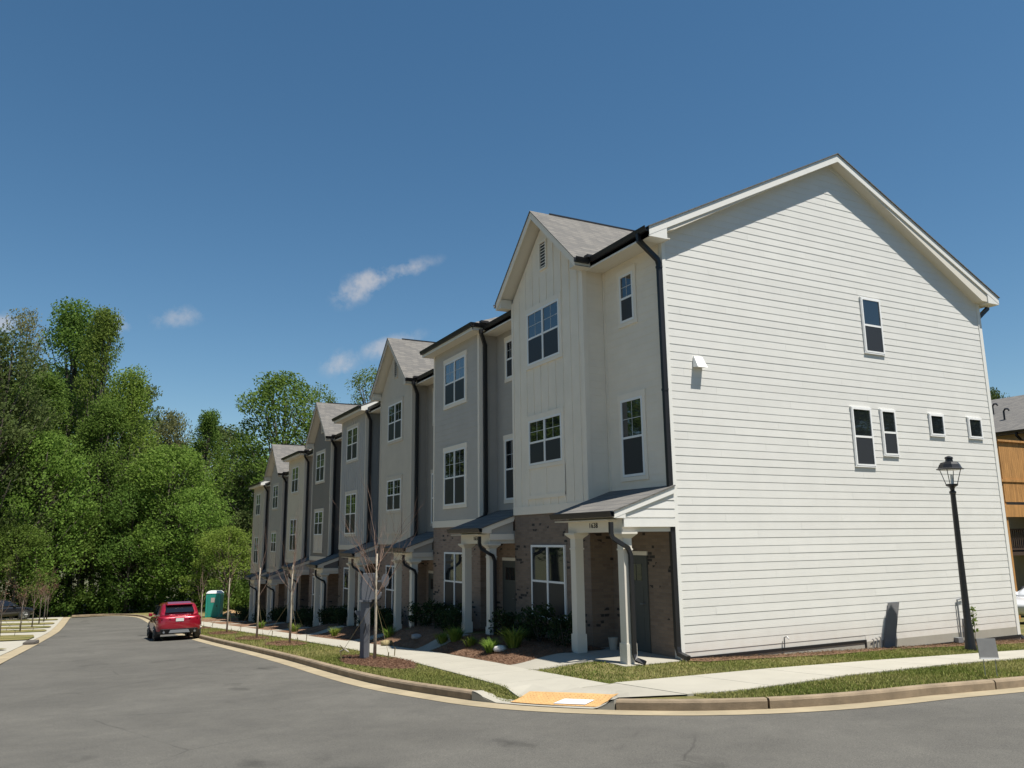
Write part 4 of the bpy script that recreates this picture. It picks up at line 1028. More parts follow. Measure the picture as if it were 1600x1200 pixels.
def tree(label, x, y, z, h, hw, var, leaf, group=None, bark='bark', wide=1.25):
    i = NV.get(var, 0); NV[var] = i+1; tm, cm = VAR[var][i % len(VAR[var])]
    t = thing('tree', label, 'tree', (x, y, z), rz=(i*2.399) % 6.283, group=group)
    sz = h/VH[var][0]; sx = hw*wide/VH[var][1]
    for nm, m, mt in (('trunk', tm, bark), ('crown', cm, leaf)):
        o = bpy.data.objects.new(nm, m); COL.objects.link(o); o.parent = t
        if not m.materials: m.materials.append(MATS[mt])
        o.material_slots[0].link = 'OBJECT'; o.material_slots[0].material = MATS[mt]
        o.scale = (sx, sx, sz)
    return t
FOREST = 'trees of the wood at the street end'
BACK = 'broadleaf tree standing deep in the wood behind the others'
for lab, *a in [
    ('tallest green tree, rising above the whole wood at left', -14.7, 86.2, -4.3, 33.2, 4.2, 'tall', 'leaf_mid'),
    ('second tall green tree with two humped tops, right beside the tallest one', -11.6, 78.3, -4.1, 30.2, 3.0, 'tall', 'leaf_mid'),
    ('thin pale olive tree with sparse top at the far left', -20.0, 93.9, -4.6, 34.2, 3.0, 'airy', 'leaf_olive'),
    ('dense dark tree cut by the left edge of the picture', -19.1, 65.9, -3.6, 24.1, 3.6, 'broad', 'leaf_dark'),
    ('bright green tree stepping down to the right of the tall ones', -8.8, 74.3, -3.9, 23.3, 3.0, 'tall', 'leaf_bright'),
    ('dark pine poking out behind the bright green slope of trees', -5.7, 104.2, -5.0, 28.3, 3.0, 'pine', 'leaf_dark'),
    ('small olive topped tree just right of the dark pine', -3.6, 90.0, -4.5, 22.1, 2.8, 'round', 'leaf_olive'),
    ('round blue green treetop midway between wood and houses', .1, 83.6, -4.3, 21.2, 2.4, 'tall', 'leaf_mid'),
    ('large spreading tree rising behind the roofs of the far townhouses', 5.8, 72.7, -3.9, 24.0, 4.6, 'broad', 'leaf_mid'),
    ('loose light tree behind the charcoal townhouse roof', 12.2, 81.5, -4.2, 24.8, 3.5, 'airy', 'leaf_mid'),
    ('airy treetop showing left of the taupe gable', 17.3, 78.0, -4.1, 26.7, 3.4, 'airy', 'leaf_mid'),
    ('wispy bright tree in the gap left of the large spreading tree', 2.9, 81.3, -4.2, 17.8, 2.3, 'airy', 'leaf_bright'),
    ('broad yellow green tree above the red car', -4.5, 70.0, -3.8, 15.2, 4.2, 'round', 'leaf_bright'),
    ('rounded light green tree low at the far left', -15.3, 67.2, -3.6, 15.5, 3.6, 'round', 'leaf_bright'),
    ('low bright green tree behind the teal toilet', -.6, 60.2, -3.4, 7.0, 2.7, 'round', 'leaf_bright'),
    ('yellow green tree between the car and the toilet', -2.6, 66.8, -3.6, 10.8, 3.4, 'round', 'leaf_bright'),
    ('mid green tree in front of the tall pair', -10.6, 71.3, -3.7, 19.4, 3.0, 'tall', 'leaf_mid'),
    ('mid green tree left of the tallest one', -16.2, 76.2, -4.0, 22.6, 3.2, 'tall', 'leaf_mid'),
    ('dark tree behind the low round one at far left', -18.4, 74.0, -3.9, 18.9, 3.8, 'broad', 'leaf_dark'),
    ('dark tree tucked against the last townhouse', 5.4, 81.0, -4.2, 15.6, 3.8, 'broad', 'leaf_dark'),
    ('low leafy tree at the end of the street, left of centre', -12.0, 70.5, -3.7, 9.8, 3.0, 'round', 'leaf_mid'),
    ('low leafy tree at the end of the street, right behind the car', -7.7, 69.2, -3.7, 11.4, 3.1, 'round', 'leaf_mid'),
    ('low leafy tree behind the reddish saplings at left', -16.3, 64.1, -3.5, 7.6, 2.4, 'round', 'leaf_mid'),
    ('low dark tree beside the last townhouse wall', 2.6, 69.2, -3.7, 9.0, 3.1, 'round', 'leaf_dark')]:
    tree(lab, *a, group=FOREST)
for a in [(-.6, 95.8, -4.7, 19.8, 4.8, 'broad', 'leaf_mid'), (4.2, 103.3, -4.9, 22.9, 5.5, 'broad', 'leaf_dark'), (-17.6, 98.1, -4.8, 29.0, 5.4, 'broad', 'leaf_dark'), (-9.0, 94.3, -4.6, 23.1, 5.4, 'broad', 'leaf_dark'),
          (-4.3, 90.1, -4.5, 18.0, 5, 'broad', 'leaf_dark'), (-12.9, 102.3, -4.9, 27.7, 4.8, 'tall', 'leaf_dark'), (-20.6, 89.8, -4.5, 24.5, 5, 'broad', 'leaf_mid'), (9.2, 88.3, -4.4, 18.3, 5.5, 'broad', 'leaf_mid'),
          (-13.5, 78, -4.1, 13, 4.6, 'round', 'leaf_dark'), (-6.5, 79, -4.1, 13, 4.6, 'round', 'leaf_dark'), (-1, 76, -4, 12, 4.6, 'round', 'leaf_dark'), (-20, 72, -3.9, 11, 4.4, 'round', 'leaf_dark'), (-9.5, 83, -4.2, 15, 5, 'broad', 'leaf_dark'), (1.5, 88, -4.4, 14, 5, 'broad', 'leaf_dark')]:
    tree(BACK, *a, group='trees deep in the wood')
SIDE = 'broadleaf tree of the wood that runs on beyond the left edge'
for i, a in enumerate([(-22.3, 67.5, -3.7, 23.0, 4.6, 'broad', 'leaf_mid'), (-26, 61, -3.5, 22, 4.4, 'tall', 'leaf_mid'), (-30, 66, -3.5, 24, 5, 'broad', 'leaf_dark'), (-34, 56, -3.3, 21, 5, 'broad', 'leaf_mid'), (-38, 48, -3, 22, 5, 'broad', 'leaf_bright'),
          (-41, 40, -2.6, 20, 5, 'broad', 'leaf_mid'), (-43, 31, -2.1, 21, 5, 'broad', 'leaf_dark'), (-45, 22, -1.5, 20, 5, 'broad', 'leaf_mid'), (-46, 13, -1, 21, 5, 'broad', 'leaf_mid'), (-36, 64, -3.5, 25, 5, 'tall', 'leaf_dark'), (-46, 52, -3.1, 25, 5, 'broad', 'leaf_dark'), (-50, 36, -2.4, 25, 5, 'tall', 'leaf_mid'), (-52, 18, -1.3, 24, 5, 'broad', 'leaf_dark')]):
    tree(SIDE, *a, group='trees beyond the left edge', wide=1.4)
tree('dark treetop behind the neighbouring roof at the right edge', 49.5, 23.0, -1.7, 14.6, 1.8, 'round', 'leaf_dark')
for i, a in enumerate([(-20, -62, 3, 19, 5, 'broad', 'leaf_mid'), (-8, -66, 3, 21, 5, 'tall', 'leaf_dark'), (4, -64, 2.5, 20, 5, 'broad', 'leaf_dark'), (15, -60, 2, 22, 5, 'broad', 'leaf_mid'), (25, -63, 1.6, 20, 5, 'tall', 'leaf_mid'), (35, -60, 1.3, 22, 5, 'broad', 'leaf_dark'),
          (45, -58, 1, 21, 5, 'broad', 'leaf_mid'), (55, -60, .8, 22, 5, 'tall', 'leaf_dark'), (66, -55, .8, 21, 5, 'broad', 'leaf_mid'), (76, -50, .8, 22, 5, 'broad', 'leaf_dark'), (30, -68, 1.3, 25, 5, 'broad', 'leaf_dark'), (50, -68, 1, 25, 5, 'broad', 'leaf_dark'), (70, -64, .8, 25, 5, 'broad', 'leaf_dark'), (84, -52, .8, 24, 5, 'broad', 'leaf_dark'), (92, -48, .8, 25, 5, 'broad', 'leaf_mid'), (100, -56, .8, 26, 5, 'broad', 'leaf_dark'), (110, -50, .8, 25, 5, 'broad', 'leaf_dark')]):
    tree('broadleaf tree of the wood behind the viewer, seen only mirrored in the glass', *a, group='trees behind the viewer', wide=1.5)
# undergrowth along the edge of the wood
b = MB(); r = random.Random(77)
for k in range(330):
    t = r.random(); x = -24+32*t; y = 67.3+r.random()*7+max(0, x+7)*-.35*(x > -7)-max(0, -13-x)*.35
    if -13.3 < x < -6.3 and y < 66.8: continue
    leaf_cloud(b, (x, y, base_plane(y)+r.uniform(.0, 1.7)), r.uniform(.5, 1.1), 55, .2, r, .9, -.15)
for k in range(70): leaf_cloud(b, (r.uniform(-2.2, 3.2), r.uniform(57.5, 61.5), base_plane(60)+r.uniform(.1, 2.4)), r.uniform(.5, 1.0), 60, .15, r, .9, .2)
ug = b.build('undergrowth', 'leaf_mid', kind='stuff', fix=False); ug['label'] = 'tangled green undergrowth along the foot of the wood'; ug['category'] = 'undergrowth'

# ------------------------------------------------------------------ shrubs and bed plants
def shrub_mesh(seed, rad, h, n, leaf):
    r = random.Random(seed); b = MB()
    for k in range(n):
        a = r.uniform(0, 6.28); q = rad*math.sqrt(r.random())*.8; z = h*(.12+.76*r.random())
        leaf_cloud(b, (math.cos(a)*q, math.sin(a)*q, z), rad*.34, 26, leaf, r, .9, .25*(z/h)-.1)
    s = MB()
    for k in range(5): a = k*1.257; s.tube([(0, 0, -.05), (math.cos(a)*rad*.3, math.sin(a)*rad*.3, h*.4), (math.cos(a)*rad*.5, math.sin(a)*rad*.5, h*.7)], [.018, .012, .006], 5)
    return b.mesh('foliage'), s.mesh('stem')
SHR = [shrub_mesh(s, .42, .78, 42, .05) for s in (1, 2, 3)]
def shrub(label, x, y, s, i, group, mt='leaf_shrub'):
    t = thing('shrub', label, 'shrub', (x, y, lawn(x, y)), rz=i*1.3, group=group)
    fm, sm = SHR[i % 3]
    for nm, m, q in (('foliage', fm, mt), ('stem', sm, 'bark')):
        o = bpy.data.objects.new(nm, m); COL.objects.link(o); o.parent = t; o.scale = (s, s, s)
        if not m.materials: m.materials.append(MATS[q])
    return t
NTH = ['first', 'second', 'third', 'fourth', 'fifth', 'sixth', 'seventh', 'last']
HN = ['cream end townhouse', 'medium grey townhouse', 'taupe townhouse', 'blue grey townhouse', 'charcoal townhouse', 'tan townhouse', 'far grey townhouse', 'last townhouse']
for k, (kd, y0, y1, y2, wa, wb, zb) in enumerate(UNITS):
    n = 4
    for i in range(n):
        y = y1+.55+(y2-y1-.9)*i/(n-1)
        shrub('dark round shrub under the front window of the %s, %s from the corner' % (HN[k], NTH[i]), -1.05-.12*(i % 2), y, 1.0+.18*math.sin(k*3+i*2), i+k, 'dark shrubs along the brick fronts')
    if k: shrub('dark shrub at the porch column of the %s' % HN[k], -1.62, y1-.15, .85, k, 'dark shrubs along the brick fronts')
def tuft(label, x, y, h, n, seed):
    r = random.Random(seed); t = thing('ornamental_grass', label, 'plant', (x, y, lawn(x, y)), group='bright plants along the bed edge'); b = MB()
    for k in range(n):
        a = r.uniform(0, 6.28); o = r.random()*.12; L = h*r.uniform(.6, 1.15); lean = r.uniform(.1, .75); w = .012
        p0 = Vector((math.cos(a)*o, math.sin(a)*o, 0)); d = Vector((math.cos(a)*lean, math.sin(a)*lean, 1)).normalized()
        p1 = p0+d*L*.6; p2 = p1+(d+Vector((math.cos(a)*.4, math.sin(a)*.4, -.35))).normalized()*L*.4; sx = Vector((-math.sin(a), math.cos(a), 0))*w
        i = len(b.v); b.v += [tuple(q) for q in (p0-sx, p0+sx, p1+sx, p1-sx, p2)]; b.f += [(i, i+1, i+2, i+3), (i+3, i+2, i+4)]; tt = min(1, max(0, r.gauss(.5, .25))); b.t += [tt]*5
    b.build('blades', 'leaf_bright', t, fix=False)
    return t
for k, (x, y, h, n) in enumerate([(-2.32, 7.25, .34, 170), (-2.15, 6.75, .42, 220), (-2.25, 5.55, .28, 140), (-2.40, 4.05, .38, 220), (-2.0, 3.65, .52, 300)]):
    tuft(['small bright grass clump at the far end of the bed', 'full bright grass clump second from the far end of the bed', 'smallest bright grass clump in the middle of the bed', 'bright grass clump just left of the white stone', 'tallest bright grass clump right of the white stone'][k], x, y, h, n, k)
for k, (x, y) in enumerate([(-2.4, 11.5), (-2.7, 16.8), (-2.9, 22.5), (-3.2, 28.5)]):
    tuft('yellow green clump in front of the %s' % HN[k+1], x, y, .4, 90, k+20)
def rock(label, x, y, s, material, seed):
    r = random.Random(seed); b = MB(); b.lathe([(.02*s, -.02), (.13*s, 0), (.16*s, .06*s), (.12*s, .13*s), (.03*s, .155*s)], (0, 0), 10)
    b.v = [(p[0]*(1+.25*r.gauss(0, 1)*.5)*1.25, p[1]*(1+.2*r.gauss(0, 1)*.5), p[2]) for p in b.v]
    tag(b.build('stone', material, loc=(x, y, lawn(x, y)+.01), smooth=True), label, 'stone')
mat('stone_white', (.62, .60, .57), .8, var=.12, vscale=9, bump=.3); mat('stone_tan', (.30, .24, .12), .9, var=.2, vscale=9); mat('stone_grey', (.30, .30, .30), .9, var=.2)
rock('white stone among bright grass clumps near the end porch', -2.28, 3.82, .9, 'stone_white', 1)
rock('tan stone in the bed behind the sapling', -2.9, 10.2, 1.1, 'stone_tan', 2)
rock('grey stone in the shaded bed of the medium grey townhouse', -2.3, 9.3, .9, 'stone_grey', 3)

# ------------------------------------------------------------------ saplings with stakes
def sapling(label, x, y, h, seed, spread=.55, nb=6, z=None, group='staked saplings along the street', leafy=False, stakes=True):
    r = random.Random(seed); z = lawn(x, y) if z is None else z
    t = thing('sapling', label, 'sapling', (x, y, z), group=group); tb, bb = MB(), MB(); ends = []
    hs = h*.42; tb.tube([(0, 0, -.1), (.01, .0, hs*.5), (0.0, .01, hs), (.015, 0, h*.62)], [.045, .036, .03, .018], 7)
    for k in range(nb if not leafy else 5):
        a = k*1.05+r.uniform(-.3, .3); zz = hs*(.86+.16*(k % 6)/6)+(h*.12)*(k % 2)
        d = Vector((math.cos(a)*spread, math.sin(a)*spread, r.uniform(.7, 1.2))).normalized()
        limbs(bb, Vector((0, .0, zz)), d, h*r.uniform(.20, .31), .010, 2, r, ends, .33, .25, 4)
    limbs(bb, Vector((.01, 0, h*.58)), Vector((0, 0, 1)), h*.34, .012, 2, r, ends, .3, .3, 4)
    tb.build('trunk', 'bark' if leafy else 'bark_pale', t, smooth=True); bb.build('branches', 'twig', t, fix=False)
    if leafy:
        lb = MB()
        for e in ends: leaf_cloud(lb, e, .18, 4, .05, r)
        lb.build('buds', 'leaf_rust', t, fix=False, kind='stuff')
    if stakes:
        for a in (.6, 2.7, 4.8):
            dx, dy = math.cos(a)*.8, math.sin(a)*.8; gz = lawn(x+dx, y+dy)-z if x > -7 else 0
            s = MB(); s.tube([(dx, dy, gz-.1), (dx*1.04, dy*1.04, gz+.22)], .014, 5); st = s.build('stake', 'stake', t)
            s = MB(); s.tube([(dx*1.03, dy*1.03, gz+.18), (0, 0, hs*.82)], .0045, 4); s.build('guy_wire', 'stake', st)
    return t
sapling('bare reddish sapling beside the grey post, nearest to the corner', *SAPLINGS[0], 4.1, 5, .75, 16)
sapling('bare staked sapling in front of the blue grey townhouse, second from the corner', *SAPLINGS[1], 4.2, 6, .45, 9)
sapling('bare staked sapling in front of the charcoal townhouse, third from the corner', *SAPLINGS[2], 4.3, 7, .4)
sapling('thin bare sapling standing against the green trees, fourth from the corner', *SAPLINGS[3], 3.9, 8, .3)
sapling('farthest thin sapling in front of the teal toilet', *SAPLINGS[4], 3.2, 9, .3)
for k, (x, y) in enumerate([(-15.0, 38.5), (-14.5, 45.8), (-14.1, 50.2), (-13.9, 54.5), (-13.75, 58.2), (-13.7, 61.5)]):
    sapling(['first staked sapling on the left grass islands, at the picture edge', 'second staked sapling on the left grass islands', 'third rust tinged sapling on the left islands', 'fourth rust tinged sapling on the left islands', 'fifth rust tinged sapling on the left islands', 'last rust tinged sapling on the left islands'][k],
            x, y, 3.0, 60+k, .5, z=drive_z(x, y)+.03, group='saplings on the left islands', leafy=True, stakes=k < 3)

# ------------------------------------------------------------------ street lamp
lx, ly = 7.07, -1.57; lz = lawn(lx, ly)-.02
T = thing('street_lamp', 'black street lamp with open lantern head on the side lawn', 'street lamp', (lx, ly, lz))
b = MB(); b.lathe([(.13, -.1), (.13, .06), (.115, .12), (.095, .5), (.09, .55), (.082, .6), (.075, 1.2), (.058, 3.55), (.062, 3.58), (.05, 3.62)], seg=16); b.build('post', 'black_paint', T, smooth=True)
b = MB(); b.lathe([(.05, 3.55), (.075, 3.58), (.075, 3.62), (.045, 3.65), (.06, 3.72), (.13, 3.76), (.135, 3.80), (.10, 3.80)], seg=12); b.build('socket', 'black_paint', T)
for k in range(4):
    a = k*math.pi/2+.3; s = MB(); s.tube([(math.cos(a)*.12, math.sin(a)*.12, 3.78), (math.cos(a)*.235, math.sin(a)*.235, 4.16)], .009, 6); s.build('lantern_strut', 'black_paint', T)
b = MB(); b.lathe([(.30, 4.14), (.305, 4.155), (.26, 4.18), (.225, 4.26), (.19, 4.31), (.085, 4.335), (.08, 4.39), (.095, 4.41), (.085, 4.44), (.02, 4.47)], seg=8); cap = b.build('lantern_cap', 'black_paint', T)
b = MB(); b.lathe([(.20, 4.125), (.20, 4.14)], seg=12); b.build('lamp_plate', mat('diffuser', (.7, .7, .68), .4), cap)
b = MB(); b.tube([(.02, .0, 3.78), (.02, 0, 4.02)], .03, 8); b.build('lamp_bulb', mat('bulb', (.6, .62, .62), .2), T)
# small vine growing at the foot of the lamp
b = MB(); r = random.Random(9)
for k in range(5): leaf_cloud(b, (.12+.06*r.random(), -.06, .45+.12*k), .07, 14, .06, r)
vt = thing('vine', 'small leafy weed climbing the foot of the black lamp post', 'plant', (lx, ly, lz)); b.build('leaves', 'leaf_mid', vt, fix=False)
b = MB(); b.tube([(.13, -.02, 0), (.15, -.05, .4), (.13, -.06, 1.0)], .006, 5); b.build('stem', 'stake', vt)

# small tilted yard sign near the right curb
sx, sy_ = 1.88, -5.36
T = thing('yard_sign', 'small grey yard sign on two wire legs in the right grass verge', 'sign', (sx, sy_, lawn(sx, sy_)), rz=-.55)
b = MB(); b.hexa([(-.145, 0, .29), (.145, 0, .29), (.145, .018, .29), (-.145, .018, .29), (-.145, .05, .58), (.145, .05, .58), (.145, .068, .58), (-.145, .068, .58)]); b.build('panel', mat('sign_grey', (.17, .17, .165), .6, var=.06, vscale=10), T)
b = MB(); b.box(-.145, .145, -.012, .03, .27, .29); b.build('lower_edge', 'vinyl', T)
for k in (-.09, .09): b = MB(); b.tube([(k, .01, -.1), (k, .01, .29)], .006, 5); b.build('leg', 'metal_gray', T)

# grey post with a broad head beside the first sapling
px_, py_ = -4.72, 6.5
mg = mat('post_grey', (.115, .12, .135), .6, var=.06, vscale=3)
T = thing('sign_post', 'grey square post with broad shouldered head beside the nearest sapling', 'sign post', (px_, py_, lawn(px_, py_)), rz=-.42)
b = MB(); b.box(-.11, .11, -.11, .11, -.2, 1.38); b.build('post', mg, T, bevel=.008)
b = MB(); b.box(-.15, .15, -.15, .15, 1.38, 1.43); b.build('post_cap', mg, T)
poly = [(-.14, 1.43), (.33, 1.43), (.38, 1.50), (.40, 1.6), (.28, 1.66), (.25, 1.85), (.30, 1.98), (.24, 2.08), (-.08, 2.08), (-.13, 1.98), (-.17, 1.88), (-.13, 1.80)]
b = MB(); b.prism(poly, -.04, .04, 'y'); b.build('head_board', mg, T, bevel=.006)
el = [(.48+.10*math.cos(t*.5236), 1.90+.17*math.sin(t*.5236)) for t in range(12)]
b = MB(); b.prism(el, -.02, .02, 'y'); b.build('oval_plaque', mg, T)
b = MB(); b.box(.28, .44, -.015, .015, 1.86, 1.90); b.build('plaque_arm', mg, T)
b = MB(); b.prism([(-.11, .95), (-.26, 1.12), (-.26, 1.16), (-.11, 1.16)], -.06, .06, 'y'); b.build('bracket', mg, T)
b = MB(); b.hexa([(-.03, -.115, .62), (.0, -.115, .62), (.0, -.125, .62), (-.03, -.125, .62), (.01, -.115, .86), (.04, -.115, .86), (.04, -.125, .86), (.01, -.125, .86)]); b.build('latch', 'black_paint', T)
b = MB(); b.tube([(-4.62, 9.1, lawn(-4.62, 9.1)+.03), (-4.55, 8.9, lawn(-4.55, 8.9)+.10), (-4.52, 8.6, lawn(-4.52, 8.6)+.04)], [.02, .025, .02], 6); b.tube([(-4.56, 8.92, lawn(-4.5, 8.9)+.09), (-4.7, 8.85, lawn(-4.7, 8.8)+.22)], [.018, .012], 6)
tag(b.build('fallen_branch', 'bark_pale'), 'pale broken branch lying on the grass left of the grey post', 'branch')

# bucket on the end porch
b = MB(); b.lathe([(.085, 0), (.11, .24), (.115, .24), (.115, .26), (.1, .26), (.075, .02)], seg=14)
T = thing('bucket', 'pale bucket standing on the porch of the end townhouse', 'bucket', (-.35, 1.95, -.03)); b.build('pail', mat('pail', (.38, .35, .30), .6), T)
b = MB(); b.tube([(.115, 0, .23), (.08, 0, .12), (0, -.03, .09), (-.08, 0, .12), (-.115, 0, .23)], .004, 4); b.build('handle', 'metal_gray', T)

# ------------------------------------------------------------------ portable toilet
tx, ty = -2.55, 50.8; tz = base_plane(ty)-.02
T = thing('portable_toilet', 'teal portable toilet with white roof beyond the townhouse row', 'portable toilet', (tx, ty, tz), rz=-.35); T.scale = (.92, .92, .9)
teal = mat('teal_plastic', (.02, .30, .235), .45, var=.05); teal_d = mat('teal_dark', (.016, .25, .195), .5)
b = MB(); b.box(-.56, .56, -.56, .56, .12, 2.05); body = b.build('cabin', teal, T, bevel=.03)
for s in (-.42, -.14, .14, .42):
    for face in (0, 1):
        b = MB()
        if face: b.box(.56, .585, s-.05, s+.05, .25, 1.9)
        else: b.box(-.585, -.56, s-.05, s+.05, .25, 1.9)
        b.build('rib', teal, body)
b = MB(); b.box(-.40, .40, -.59, -.56, .2, 1.95); dr = b.build('door', teal_d, T)
b = MB(); b.box(.28, .34, -.61, -.59, 1.0, 1.12); b.build('latch', 'black_paint', dr)
b = MB(); b.box(-.16, .14, -.597, -.588, 1.35, 1.72); b.build('notice', mat('notice', (.45, .36, .32), .7), dr)
b = MB(); b.hexa([(-.6, -.6, 2.05), (.6, -.6, 2.05), (.6, .6, 2.05), (-.6, .6, 2.05), (-.42, -.42, 2.25), (.42, -.42, 2.25), (.42, .42, 2.25), (-.42, .42, 2.25)]); b.build('roof', mat('roof_plastic', (.62, .64, .62), .4), T, bevel=.03)
b = MB(); b.tube([(.4, .4, 2.1), (.4, .4, 2.42)], .05, 8); b.build('vent_pipe', 'black_paint', T)
b = MB(); b.box(-.6, .6, -.6, .6, 0, .13); b.build('skid', 'black_paint', T)
# heap of bare soil beside it
b = MB(); r = random.Random(5)
for j in range(7):
    for i in range(14):
        q = 1.5*(1-j/6); t = 2*math.pi*i/14; b.v.append((math.cos(t)*q*(1+.15*r.gauss(0, 1)), math.sin(t)*q*.8*(1+.15*r.gauss(0, 1)), -.1+.55*smooth01(j/6)*(1+.1*r.gauss(0, 1))))
for j in range(6):
    for i in range(14): b.f.append((j*14+i, j*14+(i+1) % 14, (j+1)*14+(i+1) % 14, (j+1)*14+i))
tag(b.build('soil_heap', mat('soil', (.27, .17, .08), .95, var=.3, vscale=3, bump=.6, bscale=10), loc=(-1.3, 51.8, base_plane(51.8)+.05)), 'low heap of bare orange soil right of the teal toilet', 'soil heap')

# ------------------------------------------------------------------ cars
def car(name_label, loc, rz, paint, h=1.62, plate=True):
    T = thing('parked_car', name_label, 'car', loc, rz=rz)
    tyre = mat('tyre', (.02, .02, .02), .85); rim = mat('rim', (.35, .36, .37), .3, metal=.8); dark = mat('car_trim', (.018, .018, .02), .5)
    cg = mat('car_glass', (.008, .009, .011), .04, spec=1.0)
    def loft(st, smooth=True):
        b = MB(); n = len(st[0][1])
        for y, sec in st:
            for x, z in sec: b.v.append((x, y, z))
            for x, z in reversed(sec): b.v.append((-x, y, z))
        m = 2*n
        for j in range(len(st)-1):
            for i in range(m): b.f.append((j*m+i, j*m+(i+1) % m, (j+1)*m+(i+1) % m, (j+1)*m+i))
        b.f += [tuple(reversed(range(m))), tuple((len(st)-1)*m+i for i in range(m))]
        return b
    def sec(w, zb, zs, zt, ti=.07):      # lower edge, waist, belt
        return [(w-.10, zb), (w-.03, zb+.10), (w, zs), (w-.015, zs+.14), (w-.05, zt-.05), (w-ti-.03, zt)]
    st = [(-.05, sec(.56, .48, .68, .92)), (.0, sec(.74, .40, .67, 1.0)), (.12, sec(.87, .34, .65, 1.05)), (.36, sec(.94, .30, .64, 1.07)), (.9, sec(.95, .26, .62, 1.06)), (1.8, sec(.94, .24, .60, 1.03)), (2.7, sec(.94, .24, .60, 1.02)),
          (3.2, sec(.94, .26, .60, 1.00)), (3.8, sec(.92, .28, .60, .94)), (4.2, sec(.86, .32, .58, .84)), (4.38, sec(.70, .38, .56, .72))]
    b = loft(st); body = b.build('body', paint, T, smooth=True); sb = body.modifiers.new('sub', 'SUBSURF'); sb.levels = 1; sb.render_levels = 2
    def cs(w, wt, z0, z1): return [(w, z0), (w-.02, z0+.08), ((w+wt)/2, (z0+z1)/2+.05), (wt+.03, z1-.09), (wt-.05, z1-.02), (wt-.25, z1)]
    st = [(.10, cs(.78, .68, .98, 1.10)), (.26, cs(.82, .67, .98, 1.30)), (.46, cs(.84, .66, .98, h-.10)), (.72, cs(.85, .67, .98, h-.03)), (1.4, cs(.86, .68, .98, h)), (2.2, cs(.86, .67, .98, h-.02)), (2.65, cs(.84, .58, .98, h-.13)), (3.05, cs(.82, .58, .98, 1.22)), (3.3, cs(.80, .60, .96, 1.02))]
    b = loft(st); cab = b.build('cabin', paint, T, smooth=True); sb = cab.modifiers.new('sub', 'SUBSURF'); sb.levels = 1; sb.render_levels = 2
    # rear window follows the tailgate
    b = MB(); pts = [(.62, .215, 1.12), (.55, .50, h-.17)]
    b.hexa([(-.60, .06, 1.17), (.60, .06, 1.17), (.60, .24, 1.15), (-.60, .24, 1.15), (-.54, .31, h-.20), (.54, .31, h-.20), (.54, .50, h-.18), (-.54, .50, h-.18)]); b.build('rear_window', cg, T, bevel=.04)
    b = MB(); b.hexa([(-.56, .22, h-.14), (.56, .22, h-.14), (.58, .75, h-.06), (-.58, .75, h-.06), (-.48, .25, h-.09), (.48, .25, h-.09), (.46, .75, h-.0), (-.46, .75, h-.0)]); b.build('spoiler', paint, T, bevel=.03)
    for s in (-1, 1):
        for ya, yb in ((.78, 1.62), (1.70, 2.62)):
            b = MB(); w0, w1 = .855, .725
            b.hexa([(s*(w0-.03), ya, 1.08), (s*(w0+.005), ya, 1.08), (s*(w0+.005), yb+.12, 1.08), (s*(w0-.03), yb+.12, 1.08), (s*(w1-.03), ya+.12, h-.16), (s*(w1+.006), ya+.12, h-.16), (s*(w1+.006), yb-.05, h-.16), (s*(w1-.03), yb-.05, h-.16)]); b.build('side_window', cg, T)
        b = MB(); b.box(min(s*.86, s*1.02), max(s*.86, s*1.02), 2.75, 2.95, 1.0, 1.14); b.build('mirror', paint, T, bevel=.03)
        b = MB(); b.hexa([(s*.36, -.052, .865), (s*.72, .005, .865), (s*.915, .26, .865), (s*.36, .1, .865), (s*.36, -.045, .945), (s*.70, .02, .945), (s*.90, .28, .945), (s*.36, .1, .945)]); b.build('tail_light', mat('tail_red', (.10, .004, .006), .25), T)
        b = MB(); b.tube([(s*.62, -.08, .37), (s*.62, .1, .37)], .045, 10); b.build('exhaust', rim, T)
        for yw in (.80, 3.55):
            b = MB(); b.tube([(s*.94, yw, .355), (s*.70, yw, .355)], .355, 24); w_ = b.build('wheel', tyre, T, bevel=.03)
            b = MB(); b.tube([(s*.948, yw, .355), (s*.90, yw, .355)], .25, 20); b.build('rim', rim, w_)
            b = MB()
            for i in range(5):
                a = i*1.2566; b.tube([(s*.952, yw, .355), (s*.952, yw+math.cos(a)*.24, .355+math.sin(a)*.24)], .03, 5)
            b.build('spoke', mat('rim_dark', (.12, .12, .12), .4, metal=.6), w_)
            b = MB(); b.tube([(s*.93, yw, .36), (s*.70, yw, .36)], .40, 24); b.build('wheel_arch', dark, T)
    b = MB(); b.hexa([(-.72, .04, .30), (.72, .04, .30), (.86, .4, .26), (-.86, .4, .26), (-.70, -.055, .50), (.70, -.055, .50), (.90, .3, .5), (-.90, .3, .5)]); b.build('rear_bumper', dark, T, bevel=.03)
    b = MB(); b.hexa([(-.42, -.07, .33), (.42, -.07, .33), (.42, .1, .33), (-.42, .1, .33), (-.36, -.07, .45), (.36, -.07, .45), (.36, .1, .45), (-.36, .1, .45)]); b.build('diffuser_plate', 'metal_gray', T)
    if plate:
        b = MB(); b.box(-.16, .16, -.062, -.045, .80, .93); b.build('license_plate', mat('plate', (.55, .58, .55), .4), T)
    b = MB(); b.box(-.2, .2, -.05, -.035, .985, 1.01); b.build('badge_strip', rim, T)
    return T
red = mat('red_paint', (.30, .006, .022), .28, coat=1.0); MATS['red_paint'].node_tree.nodes['Principled BSDF'].inputs['Metallic'].default_value = .35
cz = base_plane(24.9)
t = car('dark red SUV parked at the right curb, seen from behind', (-7.34, 24.7, cz+.008), 0.02, red); t.rotation_euler = (-.06, 0, .02)
blk = mat('black_car_paint', (.012, .012, .014), .2, coat=1.0)
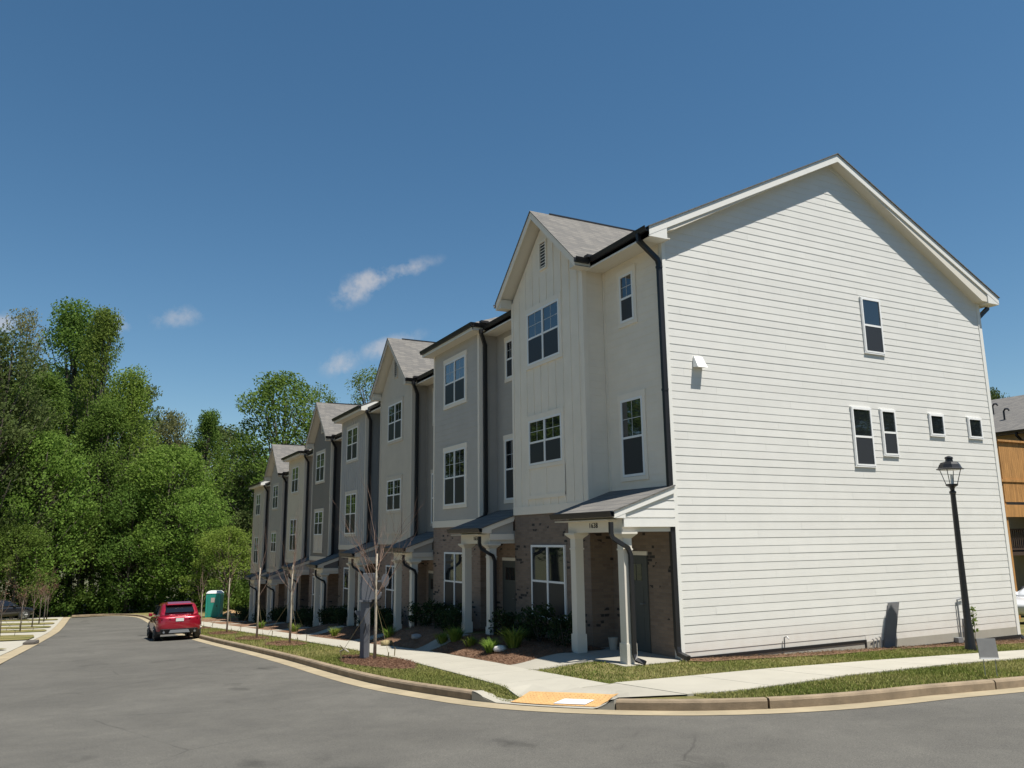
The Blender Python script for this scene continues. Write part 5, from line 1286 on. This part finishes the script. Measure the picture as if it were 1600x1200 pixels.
t = car('black car nosed up on the driveway at the left edge', (-18.9, 61.0, drive_z(-17, 61)+.0), -1.25, blk, 1.6, False)
wht = mat('white_car_paint', (.72, .73, .74), .25, coat=1.0)
t = car('white car half hidden behind the gable wall at the right edge', (25.75, 6.0, -1.06), math.pi/2, wht, 1.5, False)

# ------------------------------------------------------------------ neighbouring building with wooden deck at the right edge
T = thing('neighbour_building', 'tan neighbouring building with grey shingle roof at the right edge', 'building', (31.5, -2, -1.2))
mat('tan_siding', (.34, .30, .23), .7, var=.05); mat('cedar', (.42, .215, .07), .75, var=.25, vscale=2.2, stretch=(3, 3, .5)); mat('dark_brown', (.05, .03, .02), .8)
b = MB(); b.box(0, 10, 0, 34, -1, 8.7); b.build('wall', 'tan_siding', T)
b = MB(); b.prism([(-.6, 8.85), (5, 11.5), (10.6, 8.85), (10.6, 8.65), (5, 11.3), (-.6, 8.65)], -.4, 34.4, 'y'); b.build('roof', 'shingle', T)
gutter(T, [((-.6, -.4, 8.83), (-.6, 34, 8.83), (-1, 0, 0))])
b = MB(); b.bar([(-.66, 12.6, 8.7), (-.66, 12.6, 8.55), (-.08, 12.6, 8.2), (-.06, 12.6, 0)], .09, .11); b.build('downspout', 'bronze', T)
for k, (x, y, z) in enumerate(((1.5, 12.2, 9.8), (1.2, 14.2, 9.65), (2.4, 15.5, 10.2))):
    b = MB(); b.tube([(x, y, z), (x, y, z+.5), (x, y-.1, z+.62), (x, y-.25, z+.60), (x, y-.3, z+.5)], .05, 8); b.build('vent_pipe', 'black_paint', T)
D = thing('wooden_deck', 'new cedar deck with tall board screen on the neighbouring building', 'deck', (26.45, 9.0, -1.2))
for k in range(34):
    b = MB(); x = .05+k*.145; b.box(x, x+.137, -.03, .0, 6.1, 7.86); b.build('board', 'cedar', D)
    b = MB(); b.box(x, x+.137, -.03, .0, 5.05, 5.98); b.build('board', 'cedar', D)
for z0, z1, d in ((7.86, 7.95, .12), (5.98, 6.1, .07), (4.36, 4.92, .06)):
    b = MB(); b.box(-.1, 5.04, -d, .05, z0, z1); b.build('rail', 'cedar', D)
b = MB(); b.box(0, 5.04, .06, 3.0, 4.7, 4.85); b.build('deck_floor', 'cedar', D)
for x in (0.0, 2.4, 4.9): b = MB(); b.box(x, x+.14, 0.001, .141, -1, 7.86); b.build('post', 'cedar', D)
for k in range(30): b = MB(); b.box(.2+k*.16, .25+k*.16, .3, .34, 2.9, 3.75); b.build('baluster', 'dark_brown', D)
for z in (2.85, 3.75): b = MB(); b.box(.0, 5.04, .27, .37, z, z+.07); b.build('lower_rail', 'dark_brown', D)
b = MB(); b.box(0, 5.04, .2, 3, 2.6, 2.75); b.build('lower_floor', 'dark_brown', D)
